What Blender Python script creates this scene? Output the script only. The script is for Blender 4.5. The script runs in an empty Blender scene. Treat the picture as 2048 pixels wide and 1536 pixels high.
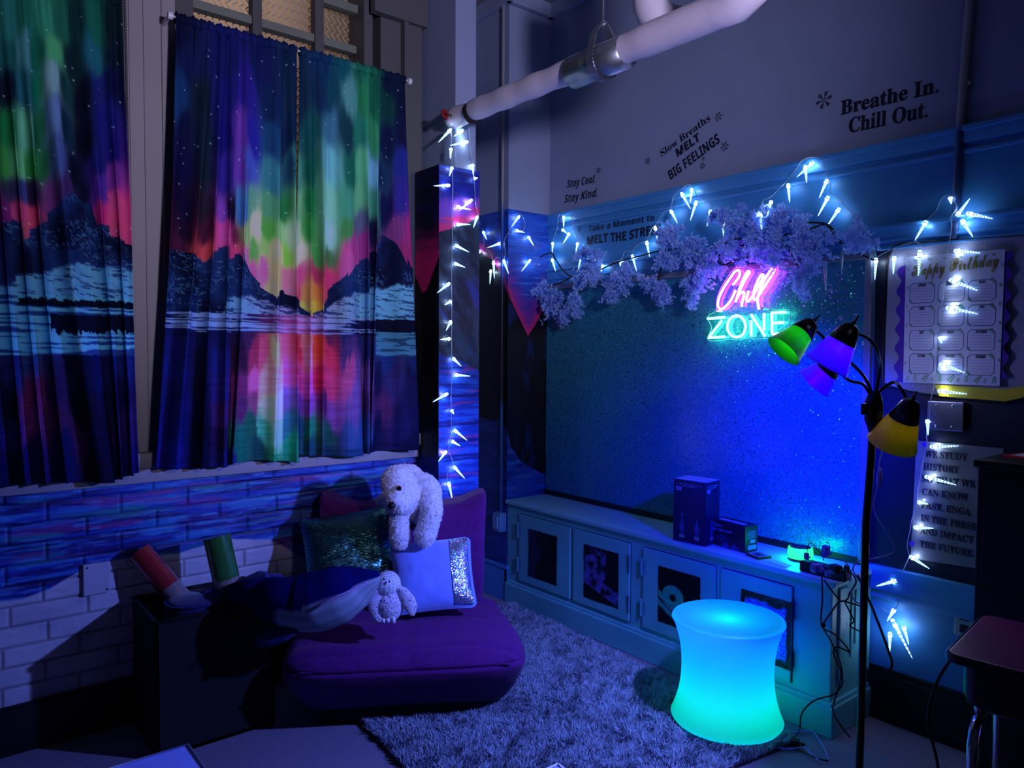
import bpy, bmesh, math, random
import numpy as np
from mathutils import Vector, Matrix, Quaternion, noise as mnoise

C = bpy.context.scene.collection
R = math.radians
random.seed(7)
RNG = np.random.default_rng(7)

# ------------------------------------------------------------------ camera, world, lights, exposure
scene = bpy.context.scene
scene.view_settings.view_transform = 'Standard'
scene.view_settings.look = 'None'
scene.view_settings.exposure = 0.0
scene.view_settings.gamma = 1.0
scene.view_settings.use_curve_mapping = False
EYE = Vector((0.0, 0.0, 1.55))
_az, _pt, _rl = R(51.05), math.atan2(58.3, 1475), math.atan2(17, 3018)
_f = Vector((math.cos(_az)*math.cos(_pt), math.sin(_az)*math.cos(_pt), -math.sin(_pt)))
_r0 = Vector((math.sin(_az), -math.cos(_az), 0)); _u0 = _r0.cross(_f)
_r = _r0*math.cos(_rl) + _u0*math.sin(_rl); _u = _r.cross(_f)
cam_data = bpy.data.cameras.new('camera'); cam_data.sensor_width = 36; cam_data.lens = 1475/2048*36
cam_data.clip_start = 0.02
cam = bpy.data.objects.new('camera', cam_data); C.objects.link(cam)
_m = Matrix((_r, _u, -_f)).transposed().to_4x4(); _m.translation = EYE
cam.matrix_world = _m
scene.camera = cam

world = bpy.data.worlds.new('world'); scene.world = world; world.use_nodes = True
_bg = world.node_tree.nodes['Background']
_bg.inputs[0].default_value = (0.28, 0.36, 0.80, 1); _bg.inputs[1].default_value = 0.016

def light(name, kind, loc, col, power, size=0.05, target=None, angle=60, blend=0.4):
    d = bpy.data.lights.new(name, kind); d.color = col; d.energy = power
    if kind == 'AREA': d.size = size
    else: d.shadow_soft_size = size
    if kind == 'SPOT': d.spot_size = R(angle); d.spot_blend = blend
    o = bpy.data.objects.new(name, d); C.objects.link(o); o.location = loc
    if target is not None:
        o.rotation_euler = (Vector(target)-Vector(loc)).to_track_quat('-Z', 'Y').to_euler()
    return o
# lavender fill added behind the camera to brighten the upper walls
light('lavender_fill', 'SPOT', (1.0, -0.7, 2.3), (0.74, 0.68, 1.0), 330, 0.12, (1.9, 3.3, 3.0), 74, 1.0)
# warm area light added outside to brighten the wall beyond the windows
light('outside_fill', 'AREA', (1.5, 4.05, 4.3), (1.0, 0.88, 0.76), 14, 0.5, (1.3, 4.8, 3.2))
# floor-lamp bulbs (the shades around them are built further down)
BLUE_BULB = [(2.420,1.358,1.426)][0]
light('blue_bulb', 'SPOT', BLUE_BULB, (0.0, 0.006, 1.0), 170, 0.03, (3.19, 1.86, 1.06), 88, 1.0)
light('chart_fill', 'POINT', [(2.840,1.330,1.496)][0], (0.44, 0.46, 1.0), 1.3, 0.03)  # added point light behind the lamp to lift the birthday chart, not a bulb

light('blue_bulb_inside_shade', 'POINT', [(2.418,1.298,1.490)][0], (0.08, 0.03, 1.0), 1.2, 0.02)
light('purple_bulb', 'SPOT', [(2.246,1.244,1.479)][0], (0.15, 0.22, 1.0), 175, 0.03, (1.35, 2.65, 0.10), 100, 0.45)
light('purple_bulb_inside_shade', 'POINT', [(2.344,1.220,1.562)][0], (0.17, 0.0, 1.0), 1.5, 0.02)

# ------------------------------------------------------------------ helpers
def lin(c): 
    c = np.asarray(c, float)/255.0
    return np.where(c <= 0.04045, c/12.92, ((c+0.055)/1.055)**2.4)
def L4(c): return tuple(float(v) for v in lin(c)) + (1.0,)

def mat(name, rgb=(128, 128, 128), rough=0.6, metal=0.0, noise=None, bump=None, emit=None, estr=0.0, sheen=0.0,
        coat=0.0, spec=0.5, trans=0.0, ior=1.45, paint=False, alpha=1.0, aniso=None):
    m = bpy.data.materials.new(name); m.use_nodes = True
    nt = m.node_tree; b = nt.nodes['Principled BSDF']
    b.inputs['Base Color'].default_value = L4(rgb)
    b.inputs['Roughness'].default_value = rough; b.inputs['Metallic'].default_value = metal
    b.inputs['Specular IOR Level'].default_value = spec
    b.inputs['Sheen Weight'].default_value = sheen; b.inputs['Coat Weight'].default_value = coat
    b.inputs['Transmission Weight'].default_value = trans; b.inputs['IOR'].default_value = ior
    b.inputs['Alpha'].default_value = alpha
    tc = nt.nodes.new('ShaderNodeTexCoord')
    src = None
    if paint:
        a = nt.nodes.new('ShaderNodeAttribute'); a.attribute_name = 'paint'; src = a.outputs['Color']
    if noise:
        sc, amt = noise
        n = nt.nodes.new('ShaderNodeTexNoise'); n.inputs['Scale'].default_value = sc; n.inputs['Detail'].default_value = 4
        nt.links.new(tc.outputs['Object'], n.inputs['Vector'])
        mr = nt.nodes.new('ShaderNodeMapRange'); mr.inputs['From Min'].default_value = 0.3; mr.inputs['From Max'].default_value = 0.7
        mr.inputs['To Min'].default_value = 1-amt; mr.inputs['To Max'].default_value = 1+amt
        nt.links.new(n.outputs['Fac'], mr.inputs['Value'])
        mx = nt.nodes.new('ShaderNodeVectorMath'); mx.operation = 'SCALE'
        if src: nt.links.new(src, mx.inputs[0])
        else: mx.inputs[0].default_value = L4(rgb)[:3]
        nt.links.new(mr.outputs['Result'], mx.inputs['Scale']); src = mx.outputs['Vector']
    if src: nt.links.new(src, b.inputs['Base Color'])
    if bump:
        sc, st = bump[:2]
        n = nt.nodes.new('ShaderNodeTexNoise'); n.inputs['Scale'].default_value = sc; n.inputs['Detail'].default_value = 3
        if len(bump) > 2:
            mp = nt.nodes.new('ShaderNodeMapping'); mp.inputs['Scale'].default_value = bump[2]
            nt.links.new(tc.outputs['Object'], mp.inputs['Vector']); nt.links.new(mp.outputs['Vector'], n.inputs['Vector'])
        else: nt.links.new(tc.outputs['Object'], n.inputs['Vector'])
        bp = nt.nodes.new('ShaderNodeBump'); bp.inputs['Strength'].default_value = st; bp.inputs['Distance'].default_value = 0.004
        nt.links.new(n.outputs['Fac'], bp.inputs['Height']); nt.links.new(bp.outputs['Normal'], b.inputs['Normal'])
    if emit is not None:
        b.inputs['Emission Color'].default_value = L4(emit); b.inputs['Emission Strength'].default_value = estr
    return m

def sequin_mat(name, rgb, scale, rough=0.25, tilt=0.55, metal=0.9, rainbow=0.0, frac=1.0, stretch=(1, 1, 1), paint=False):
    """little reflective discs, each tilted its own way (Voronoi cells turn the normal)"""
    m = bpy.data.materials.new(name); m.use_nodes = True
    nt = m.node_tree; N, K = nt.nodes, nt.links; b = N['Principled BSDF']
    tc = N.new('ShaderNodeTexCoord'); mp = N.new('ShaderNodeMapping'); mp.inputs['Scale'].default_value = stretch
    K.new(tc.outputs['Object'], mp.inputs['Vector'])
    v = N.new('ShaderNodeTexVoronoi'); v.inputs['Scale'].default_value = scale
    K.new(mp.outputs['Vector'], v.inputs['Vector'])
    s = N.new('ShaderNodeVectorMath'); s.operation = 'SUBTRACT'; K.new(v.outputs['Color'], s.inputs[0]); s.inputs[1].default_value = (.5, .5, .5)
    g = N.new('ShaderNodeVectorMath'); g.operation = 'SCALE'; g.inputs['Scale'].default_value = tilt; K.new(s.outputs[0], g.inputs[0])
    if frac < 1:
        s0 = N.new('ShaderNodeSeparateColor'); K.new(v.outputs['Color'], s0.inputs[0]); q0 = N.new('ShaderNodeMapRange'); q0.inputs['From Min'].default_value = 1-frac-.001; q0.inputs['From Max'].default_value = 1-frac
        q0.inputs['To Min'].default_value = .10; q0.inputs['To Max'].default_value = tilt; K.new(s0.outputs[0], q0.inputs['Value']); K.new(q0.outputs['Result'], g.inputs['Scale'])
    geo = N.new('ShaderNodeNewGeometry')
    a = N.new('ShaderNodeVectorMath'); a.operation = 'ADD'; K.new(geo.outputs['Normal'], a.inputs[0]); K.new(g.outputs[0], a.inputs[1])
    nn = N.new('ShaderNodeVectorMath'); nn.operation = 'NORMALIZE'; K.new(a.outputs[0], nn.inputs[0]); K.new(nn.outputs[0], b.inputs['Normal'])
    b.inputs['Roughness'].default_value = rough; b.inputs['Metallic'].default_value = metal
    sep = N.new('ShaderNodeSeparateColor'); K.new(v.outputs['Color'], sep.inputs[0])
    hsv = N.new('ShaderNodeHueSaturation')
    if paint:
        at = N.new('ShaderNodeAttribute'); at.attribute_name = 'paint'; K.new(at.outputs['Color'], hsv.inputs['Color'])
    else: hsv.inputs['Color'].default_value = L4(rgb)
    mr = N.new('ShaderNodeMapRange'); mr.inputs['To Min'].default_value = .5-rainbow; mr.inputs['To Max'].default_value = .5+rainbow
    K.new(sep.outputs[1], mr.inputs['Value']); K.new(mr.outputs['Result'], hsv.inputs['Hue'])
    mr2 = N.new('ShaderNodeMapRange'); mr2.inputs['To Min'].default_value = .85; mr2.inputs['To Max'].default_value = 1.15
    K.new(sep.outputs[2], mr2.inputs['Value']); K.new(mr2.outputs['Result'], hsv.inputs['Value'])
    K.new(hsv.outputs['Color'], b.inputs['Base Color'])
    if frac < 1:   # the rest is plain cloth between loose flakes
        ms = N.new('ShaderNodeMath'); ms.operation = 'GREATER_THAN'; ms.inputs[1].default_value = 1-frac; K.new(sep.outputs[0], ms.inputs[0])
        mm = N.new('ShaderNodeMath'); mm.operation = 'MULTIPLY'; mm.inputs[1].default_value = metal; K.new(ms.outputs[0], mm.inputs[0]); K.new(mm.outputs[0], b.inputs['Metallic'])
    return m

class MB:
    def __init__(s): s.v = []; s.f = []; s.n = 0
    def add(s, V, F):
        V = np.asarray(V, float).reshape(-1, 3); s.v.append(V); s.f += [tuple(i+s.n for i in f) for f in F]; s.n += len(V); return s
    def box(s, c, size, rot=None, bevel=0.0, seg=2):
        bm = bmesh.new(); bmesh.ops.create_cube(bm, size=1)
        for v in bm.verts: v.co = Vector((v.co.x*size[0], v.co.y*size[1], v.co.z*size[2]))
        if bevel > 0: bmesh.ops.bevel(bm, geom=bm.edges[:], offset=bevel, segments=seg, affect='EDGES', profile=.6)
        bm.verts.ensure_lookup_table()
        M = (rot if rot is not None else Matrix.Identity(3))
        V = [M @ v.co + Vector(c) for v in bm.verts]; F = [[v.index for v in f.verts] for f in bm.faces]; bm.free()
        return s.add(V, F)
    def span(s, a, b, bevel=0.0):
        a, b = np.array(a, float), np.array(b, float)
        return s.box((a+b)/2, np.abs(b-a), None, bevel)
    def tube(s, pts, r, n=8, cap=True):
        P = [Vector(p) for p in pts]; k = len(P); rr = r if hasattr(r, '__len__') else [r]*k
        T = [(P[min(i+1, k-1)]-P[max(i-1, 0)]).normalized() for i in range(k)]
        ref = Vector((0, 0, 1)) if abs(T[0].z) < .9 else Vector((1, 0, 0))
        nrm = T[0].cross(ref).normalized(); V = []
        for i in range(k):
            nrm = (nrm - T[i]*nrm.dot(T[i])); nrm = nrm.normalized() if nrm.length > 1e-6 else T[i].orthogonal().normalized()
            b = T[i].cross(nrm)
            for j in range(n):
                a = 2*math.pi*j/n; V.append(P[i] + (nrm*math.cos(a)+b*math.sin(a))*rr[i])
        F = [(i*n+j, i*n+(j+1) % n, (i+1)*n+(j+1) % n, (i+1)*n+j) for i in range(k-1) for j in range(n)]
        if cap: F += [tuple(range(n))[::-1], tuple(range((k-1)*n, k*n))]
        return s.add(V, F)
    def lathe(s, prof, n=32, M=None, cap=False):
        V = []; k = len(prof)
        for r, z in prof:
            for j in range(n):
                a = 2*math.pi*j/n; p = Vector((r*math.cos(a), r*math.sin(a), z)); V.append(M @ p if M is not None else p)
        F = [(i*n+j, i*n+(j+1) % n, (i+1)*n+(j+1) % n, (i+1)*n+j) for i in range(k-1) for j in range(n)]
        if cap: F += [tuple(range(n))[::-1], tuple(range((k-1)*n, k*n))]
        return s.add(V, F)
    def prism(s, poly, o, u, v, depth):
        o, u, v = np.array(o, float), np.array(u, float), np.array(v, float); w = np.cross(u, v)
        A = [o+u*p[0]+v*p[1] for p in poly]; B = [a+w*depth for a in A]; n = len(A)
        return s.add(A+B, [tuple(range(n))[::-1], tuple(range(n, 2*n))] + [(i, (i+1) % n, n+(i+1) % n, n+i) for i in range(n)])
    def sphere(s, c, r, n=16, m=10, M=None):
        r = r if hasattr(r, '__len__') else (r, r, r); V = []
        for i in range(m+1):
            t = math.pi*i/m
            for j in range(n):
                a = 2*math.pi*j/n; p = Vector((r[0]*math.sin(t)*math.cos(a), r[1]*math.sin(t)*math.sin(a), r[2]*math.cos(t)))
                V.append((M @ p if M is not None else p)+Vector(c))
        return s.add(V, [(i*n+j, (i+1)*n+j, (i+1)*n+(j+1) % n, i*n+(j+1) % n) for i in range(m) for j in range(n)])
    def grid(s, P):
        nv, nu = P.shape[:2]
        return s.add(P.reshape(-1, 3), [(i*nu+j, i*nu+j+1, (i+1)*nu+j+1, (i+1)*nu+j) for i in range(nv-1) for j in range(nu-1)])
    def mesh(s, name, off=(0, 0, 0)):
        me = bpy.data.meshes.new(name); V = np.concatenate(s.v)-np.array(off)
        me.from_pydata(V.tolist(), [], s.f); me.update(); return me
    def build(s, name, m=None, parent=None, smooth=False, paint=None):
        me = s.mesh(name, wloc(parent)); return put(name, me, m, parent, smooth, paint)

def wloc(p):
    v = Vector((0, 0, 0))
    while p is not None: v += p.location; p = p.parent
    return v
def put(name, me, m=None, parent=None, smooth=False, paint=None):
    o = bpy.data.objects.new(name, me); C.objects.link(o); o.parent = parent
    if m is not None: me.materials.append(m)
    if smooth: me.polygons.foreach_set('use_smooth', [True]*len(me.polygons))
    if smooth == 'auto': 
        try: me.set_sharp_from_angle(angle=R(35))
        except Exception: pass
    if paint is not None:
        a = me.color_attributes.new('paint', 'FLOAT_COLOR', 'POINT')
        col = np.ones((len(me.vertices), 4), np.float32); col[:, :3] = paint; a.data.foreach_set('color', col.ravel())
    return o
def tag(o, label=None, cat=None, group=None, kind=None):
    if label: o['label'] = label
    if cat: o['category'] = cat
    if group: o['group'] = group
    if kind: o['kind'] = kind
    return o
def thing(name, label, cat, loc=(0, 0, 0), group=None):
    o = bpy.data.objects.new(name, None); C.objects.link(o); o.location = loc; o.empty_display_size = .05
    return tag(o, label, cat, group)
def struct(name, mb, m, smooth=False, parent=None, paint=None, label=None):
    o = mb.build(name, m, parent, smooth, paint)
    if parent is None: o['kind'] = 'structure'
    if label: o['label'] = label
    return o

# numpy value noise
def _hash(ix, iy, seed):
    h = (ix.astype(np.int64)*374761393 + iy.astype(np.int64)*668265263 + seed*982451653) & 0xffffffff
    h = ((h ^ (h >> 13))*1274126177) & 0xffffffff
    return ((h ^ (h >> 16)) & 0xffff)/65535.0
def vnoise(x, y, seed=0):
    x, y = np.asarray(x, float), np.asarray(y, float)
    ix, iy = np.floor(x), np.floor(y); fx, fy = x-ix, y-iy
    fx, fy = fx*fx*(3-2*fx), fy*fy*(3-2*fy)
    a, b, c, d = _hash(ix, iy, seed), _hash(ix+1, iy, seed), _hash(ix, iy+1, seed), _hash(ix+1, iy+1, seed)
    return (a*(1-fx)+b*fx)*(1-fy)+(c*(1-fx)+d*fx)*fy
def fbm(x, y, seed=0, o=4):
    r, a, t = 0, .5, 0
    for i in range(o): r = r+a*vnoise(x*2**i, y*2**i, seed+i*17); t += a; a *= .5
    return r/t
def sstep(a, b, x): t = np.clip((x-a)/(b-a), 0, 1); return t*t*(3-2*t)
def mix(a, b, t): t = np.asarray(t)[..., None]; return np.asarray(a, float)*(1-t)+np.asarray(b, float)*t
def idw(ctrl, x, z, ax=1.0, az=.42, p=2.5):
    ctrl = np.asarray(ctrl, float); out = np.zeros((x.size, 3)); xf, zf = x.ravel(), z.ravel(); lc = lin(ctrl[:, 2:5])
    for s in range(0, xf.size, 20000):
        dx = (xf[s:s+20000, None]-ctrl[None, :, 0])*ax; dz = (zf[s:s+20000, None]-ctrl[None, :, 1])*az
        w = 1/(dx*dx+dz*dz+1e-5)**p; w /= w.sum(1, keepdims=True); out[s:s+20000] = w @ lc
    return out.reshape(x.shape+(3,))

def soft_box(hx, hy, hz, k=5, n=28, deform=None):
    """superellipsoid cushion, welded; deform takes (unit coords, points) and gives points"""
    g = np.linspace(-1, 1, n+1); g = np.sin(g*math.pi/2*.9)/math.sin(math.pi/2*.9)
    A, B = np.meshgrid(g, g); one = np.ones_like(A); V = []; F = []; idx = {}
    for ax in range(3):
        for sg in (-1, 1):
            P = [None]*3; P[ax] = one*sg; P[(ax+1) % 3] = A; P[(ax+2) % 3] = B
            Q = np.stack(P, -1); ids = np.zeros(A.shape, int)
            for i in range(n+1):
                for j in range(n+1):
                    key = tuple(np.round(Q[i, j], 5)); 
                    if key not in idx: idx[key] = len(V); V.append(Q[i, j])
                    ids[i, j] = idx[key]
            for i in range(n):
                for j in range(n):
                    q = (ids[i, j], ids[i, j+1], ids[i+1, j+1], ids[i+1, j]); F.append(q if sg > 0 else q[::-1])
    U = np.array(V); nn = (np.abs(U)**k).sum(1)**(1/k); S = U/nn[:, None]; P = S*np.array([hx, hy, hz])
    if deform: P = deform(S, P)
    return P, F

def remesh(mb, name, voxel, m, parent, disp=0.0, dscale=60, smooth_it=4):
    """one continuous skin over overlapping lumps"""
    me = mb.mesh(name+'_raw'); o = bpy.data.objects.new(name+'_raw', me); C.objects.link(o)
    a = o.modifiers.new('r', 'REMESH'); a.mode = 'VOXEL'; a.voxel_size = voxel; a.use_smooth_shade = True
    b = o.modifiers.new('s', 'SMOOTH'); b.iterations = smooth_it; b.factor = .5
    dg = bpy.context.evaluated_depsgraph_get(); dg.update()
    me2 = bpy.data.meshes.new_from_object(o.evaluated_get(dg)); bpy.data.objects.remove(o); bpy.data.meshes.remove(me)
    me2.name = name; off = wloc(parent)
    nrm = [v.normal.copy() for v in me2.vertices]
    for v, nv in zip(me2.vertices, nrm):
        if disp: v.co += nv*(mnoise.fractal(v.co*dscale, 1.0, 2.0, 3)*disp)
        v.co -= off
    me2.materials.clear()
    return put(name, me2, m, parent, True)

def fur(body, name, m, parent, count, length, rad=.0012, droop=.4, seed=1):
    rg = random.Random(seed); vs = body.data.vertices; off = wloc(parent)-wloc(body.parent)
    V = []; F = []
    for _ in range(count):
        v = vs[rg.randrange(len(vs))]; n = v.normal
        d = (n + Vector((rg.gauss(0, .5), rg.gauss(0, .5), rg.gauss(0, .5)-droop))).normalized()
        t = d.orthogonal().normalized(); t.rotate(Quaternion(d, rg.random()*6.28)); l = length*rg.uniform(.6, 1.3)
        b = v.co - n*.002; k = len(V)
        V += [b-t*rad, b+t*rad, b+d*l*.6+t*rad*.7, b+d*l+Vector((0, 0, -droop*l*.4)), b+d*l*.6-t*rad*.7]
        F += [(k, k+1, k+2, k+4), (k+4, k+2, k+3)]
    mb = MB(); mb.add([tuple(p) for p in V], F); me = mb.mesh(name)
    o = put(name, me, m, parent); o['kind'] = 'stuff'; return o

def sty(s, k):
    A, a = {'serif': (0x1D400, 0x1D41A), 'script': (0x1D4D0, 0x1D4EA), 'ital': (0x1D468, 0x1D482), 'sans': (0x1D5D4, 0x1D5EE), 'gothic': (0x1D56C, 0x1D586), 'sansital': (0x1D63C, 0x1D656), 'plain': (65, 97)}[k]
    return ''.join(chr(A+ord(c)-65) if 'A' <= c <= 'Z' else chr(a+ord(c)-97) if 'a' <= c <= 'z' else c for c in s)
def text_verts(txt, kind='plain', bold=0.0, extrude=0.0):
    c = bpy.data.curves.new('t', 'FONT'); c.body = sty(txt, kind); c.offset = bold; c.extrude = extrude; c.resolution_u = 3
    o = bpy.data.objects.new('t', c); me = bpy.data.meshes.new_from_object(o)
    V = np.array([v.co[:] for v in me.vertices]); F = [tuple(p.vertices) for p in me.polygons]
    bpy.data.objects.remove(o); bpy.data.curves.remove(c); bpy.data.meshes.remove(me)
    return V, F
def text_on(mb, txt, p0, p1, height, up=(0, 0, 1), kind='plain', bold=0.0, wav=0.0, normal=(-1, 0, 0), thick=.0006, shear=0.0):
    """writes txt from p0 to p1 (ends of its baseline), capitals height tall, on the surface with that normal"""
    V, F = text_verts(txt, kind, bold, .01)
    p0, p1, n = np.array(p0, float), np.array(p1, float), np.array(normal, float)
    d = p1-p0; w = np.linalg.norm(d); d /= w; u = np.cross(n, d)
    x0, x1 = V[:, 0].min(), V[:, 0].max(); x = (V[:, 0]-x0)/(x1-x0)*w; y = V[:, 1]/.70*height
    if wav: y = y+wav*np.sin(x/w*9)
    x = x+y*shear
    return mb.add(p0+x[:, None]*d+y[:, None]*u+(V[:, 2:3]/.01*.5+.5)*thick*n, F)
def spline(pts, n=6):
    P = [Vector(p) for p in pts]; out = []
    for i in range(len(P)-1):
        a, b, c, d = P[max(i-1, 0)], P[i], P[i+1], P[min(i+2, len(P)-1)]
        for k in range(n):
            t = k/n; out.append(.5*((2*b)+(c-a)*t+(2*a-5*b+4*c-d)*t*t+(3*b-3*c+d-a)*t**3))
    return out+[P[-1]]

# ------------------------------------------------------------------ the setting
M_plaster = mat('plaster', (134, 148, 180), .75, noise=(3, .05), bump=(40, .15))
M_casing = mat('casing_paint', (150, 144, 150), .55, noise=(2, .05), bump=(25, .1))
M_darkcasing = mat('dark_casing_paint', (88, 88, 92), .6, noise=(2, .06))
M_blue = mat('blue_wall_paint', (52, 130, 196), .5, noise=(2.5, .10), bump=(18, .25))
M_trimblue = mat('blue_trim_paint', (66, 142, 206), .4, noise=(4, .08), bump=(20, .2))
M_black = mat('black_paint', (12, 12, 18), .5, noise=(6, .2))
M_floor = mat('grey_carpet_floor', (126, 118, 140), .95, noise=(140, .25), bump=(300, .5))
M_ceil = mat('ceiling_paint', (120, 120, 128), .8, noise=(2, .04))
M_mural = mat('mural_paint', (255, 255, 255), .45, paint=True, bump=(30, .25, (1, 1, 6)))
M_brick = mat('painted_brick', (255, 255, 255), .5, paint=True, bump=(160, .2))
M_metal = mat('chrome', (200, 200, 205), .16, 1.0, noise=(20, .05))
M_galv = mat('galvanised_steel', (150, 156, 168), .35, .9, noise=(30, .15))
M_white = mat('white_plastic', (225, 225, 230), .4, noise=(10, .03))
M_blackp = mat('black_plastic', (10, 10, 12), .35, noise=(10, .2))

struct('floor', MB().span((-1.2, -1.0, -.06), (3.4, 4.05, 0)), M_floor)
struct('ceiling', MB().span((-1.2, -1.0, 3.775), (3.4, 4.05, 3.85)), M_ceil)

# --- left wall: painted brick below the windows
BX0, BX1, BY, BZ = -.7, 2.085, 3.38, 1.005
nu, nv = 560, 210
xs, zs = np.meshgrid(np.linspace(BX0, BX1, nu), np.linspace(0, BZ, nv))
course = .0785; row = np.floor((zs-.02)/course); fz = (zs-.02)/course-row
bl = .262; xx = xs/bl+.5*(row % 2)+.13*_hash(row, row*0, 3); fx = xx-np.floor(xx); bid = _hash(np.floor(xx), row, 9)
wob = .05*(fbm(xs*25, zs*25, 5)-.5)
ez = np.minimum(fz, 1-fz)*course; ex = np.minimum(fx, 1-fx)*bl
groove = 1-sstep(.002, .007, np.minimum(ez, ex)+wob*.02)
dep = groove*.006+.0025*(fbm(xs*30, zs*60, 2)-.5)+.002*(bid-.5)
P = np.stack([xs, BY+dep, zs], -1)
edge = np.array([(-0.143,0.622),(0.231,0.600),(0.301,0.596),(0.394,0.616),(0.507,0.676),(0.615,0.690),(0.758,0.687),(0.864,0.677),(0.972,0.695),(1.094,0.710),(1.276,0.680),(1.423,0.574),(1.577,0.453),(2.295,0.207)])
bz = np.interp(xs, edge[:, 0], edge[:, 1])+.012*(fbm(xs*12, zs*4, 8)-.5)
s1 = fbm(xs*4, zs*55, 11); s2 = fbm(xs*5+9, zs*60, 12); s3 = fbm(xs*3+3, zs*40, 13); s4 = fbm(xs*9, zs*90, 14)
col = mix((22, 58, 168), (18, 22, 110), sstep(.45, .62, s1))
col = mix(col, (36, 112, 190), sstep(.52, .66, s2)); col = mix(col, (30, 120, 140), .9*sstep(.56, .66, s3)*sstep(.45, .6, fbm(xs*2, zs*6, 31)))
pink = sstep(.57, .66, fbm(xs*3+20, zs*38, 15))*sstep(.42, .6, fbm(xs*1.6, zs*5, 33)); col = mix(col, (170, 50, 140), pink*.55)
col = mix(col, (80, 150, 215), .6*sstep(.62, .72, s4))
white = mix((196, 192, 204), (176, 172, 190), sstep(.4, .7, fbm(xs*8, zs*10, 21)))
wmask = 1-sstep(-.004, .004, zs-bz)
col = mix(col, white, wmask); col = col*(1-.25*groove[..., None]); col[zs < .186] = (9, 9, 14)
core = MB().span((BX0, BY+.012, 0), (BX1, 3.62, BZ)); 
wl = struct('wall_left', core, M_casing)
fc = MB().grid(P).build('brick_face', M_brick, wl, True, lin(col).reshape(-1, 3))
bp = MB().span((BX0, 3.36, 0), (2.08, 3.379, .178), .004); bp.span((BX0, 3.366, .178), (2.08, 3.379, .19), .003)
struct('baseboard_left', bp, M_black)
# window sill and apron
sl = MB(); sl.span((BX0, 3.352, 1.005), (2.072, 3.40, 1.068), .004); sl.span((BX0, 3.335, 1.068), (2.08, 3.66, 1.132), .008)
struct('trim_1', sl, M_casing, 'auto', label='off-white window sill and apron above the painted brick')

# --- window wall above the sill
PX = [(0.653,3.400,2.176),(0.883,3.400,2.207),(1.835,3.400,3.188),(2.094,3.400,2.895)]
x0, x1, x2, x3 = [p[0] for p in PX]
w = MB()
w.span((-.7, 3.45, 1.13), (x0+.02, 3.64, 3.775))
w.span((x0, 3.40, 1.13), (x1, 3.66, 3.775), .003)
for xa, wd in ((x0+.055, .012), (x0+.11, .006), (x0+.215, .02)): w.span((xa, 3.393, 1.135), (xa+wd, 3.405, 3.77), .002)
w.span((x1-.05, 3.39, 1.135), (x1, 3.42, 3.77), .004)
struct('wall_left_pier', w, M_casing, label='off-white wood casing between the two curtained windows')
w = MB()
for a, b, y in ((x2+.0, x2+.05, 3.50), (x2+.055, x2+.075, 3.56), (x2+.08, x2+.20, 3.47), (x2+.20, x2+.225, 3.43), (x2+.225, x3+.06, 3.45)):
    w.span((a, y, 1.13), (b, 3.68, 3.775), .003)
w.span((x2+.02, 3.42, 3.30), (x3+.08, 3.47, 3.775), .004)
struct('wall_left_casing', w, M_darkcasing, label='grey stepped window casing beside the painted column')
struct('wall_left_lintel', MB().span((x1, 3.46, 3.62), (x2, 3.68, 3.775)), M_casing)
# window frame, panes and wire guard
wf = MB(); YW = 3.60
mx = [(1.014,3.600,3.140),(1.283,3.600,3.102),(1.329,3.600,3.115),(1.600,3.600,3.189),(1.646,3.600,3.202),(1.913,3.600,3.223),(1.462,3.600,3.166),(1.461,3.600,3.127),(1.777,3.600,3.371),(1.777,3.600,3.330)]
for a, b in ((x1, mx[0][0]), (mx[1][0], mx[2][0]), (mx[3][0], mx[4][0]), (mx[5][0], x2+.01)): wf.span((a, YW-.03, 1.13), (b, YW+.03, 3.63), .004)
win = struct('window_1', wf, M_darkcasing, 'auto', label='tall window behind the aurora curtains')
rl = MB(); rl.span((x1, YW-.015, mx[7][2]), (x2, YW+.04, mx[6][2]), .003); rl.span((mx[4][0], YW-.03, mx[9][2]), (mx[5][0], YW+.03, mx[8][2]), .003); rl.span((x1, YW-.03, 1.13), (x2, YW+.03, 1.2))
rl.build('sash_rail', mat('sash_rail_paint', (120, 126, 116), .5, noise=(8, .06)), win)
M_glass = bpy.data.materials.new('window_glass'); M_glass.use_nodes = True
_n = M_glass.node_tree; _n.nodes.remove(_n.nodes['Principled BSDF']); _t = _n.nodes.new('ShaderNodeBsdfTransparent'); _t.inputs[0].default_value = (.93, .95, .95, 1)
_g = _n.nodes.new('ShaderNodeBsdfGlossy'); _g.inputs['Roughness'].default_value = .02; _x = _n.nodes.new('ShaderNodeMixShader'); _x.inputs[0].default_value = .05
_n.links.new(_t.outputs[0], _x.inputs[1]); _n.links.new(_g.outputs[0], _x.inputs[2]); _n.links.new(_x.outputs[0], _n.nodes['Material Output'].inputs[0])
for a, b in ((mx[0][0], mx[1][0]), (mx[2][0], mx[3][0]), (mx[4][0], mx[5][0])): MB().span((a, YW-.003, 1.2), (b, YW+.003, 3.62)).build('pane', M_glass, win)
wg = MB(); dxw, dzw = .032, .046; k = 0
for i in range(int((x2-x1)/dxw)+2):
    for sgn in (1,):
        pts = []
        for j in range(int(2.35/(dzw/2))):
            pts.append((x1+i*dxw+(dxw/2-.002)*(1 if (j//1) % 2 else -1), YW+.075+(.004 if j % 2 else -.004), 1.25+j*dzw/2))
        P2 = []
        for a, b in zip(pts[:-1], pts[1:]): P2 += [a, tuple(np.array(a)*.75+np.array(b)*.25), tuple(np.array(a)*.25+np.array(b)*.75)]
        wg.tube(P2, .0028, 4)
wg.build('wire_guard', mat('galvanised_wire', (245, 238, 225), .5, noise=(30, .1)), win, True)
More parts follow.
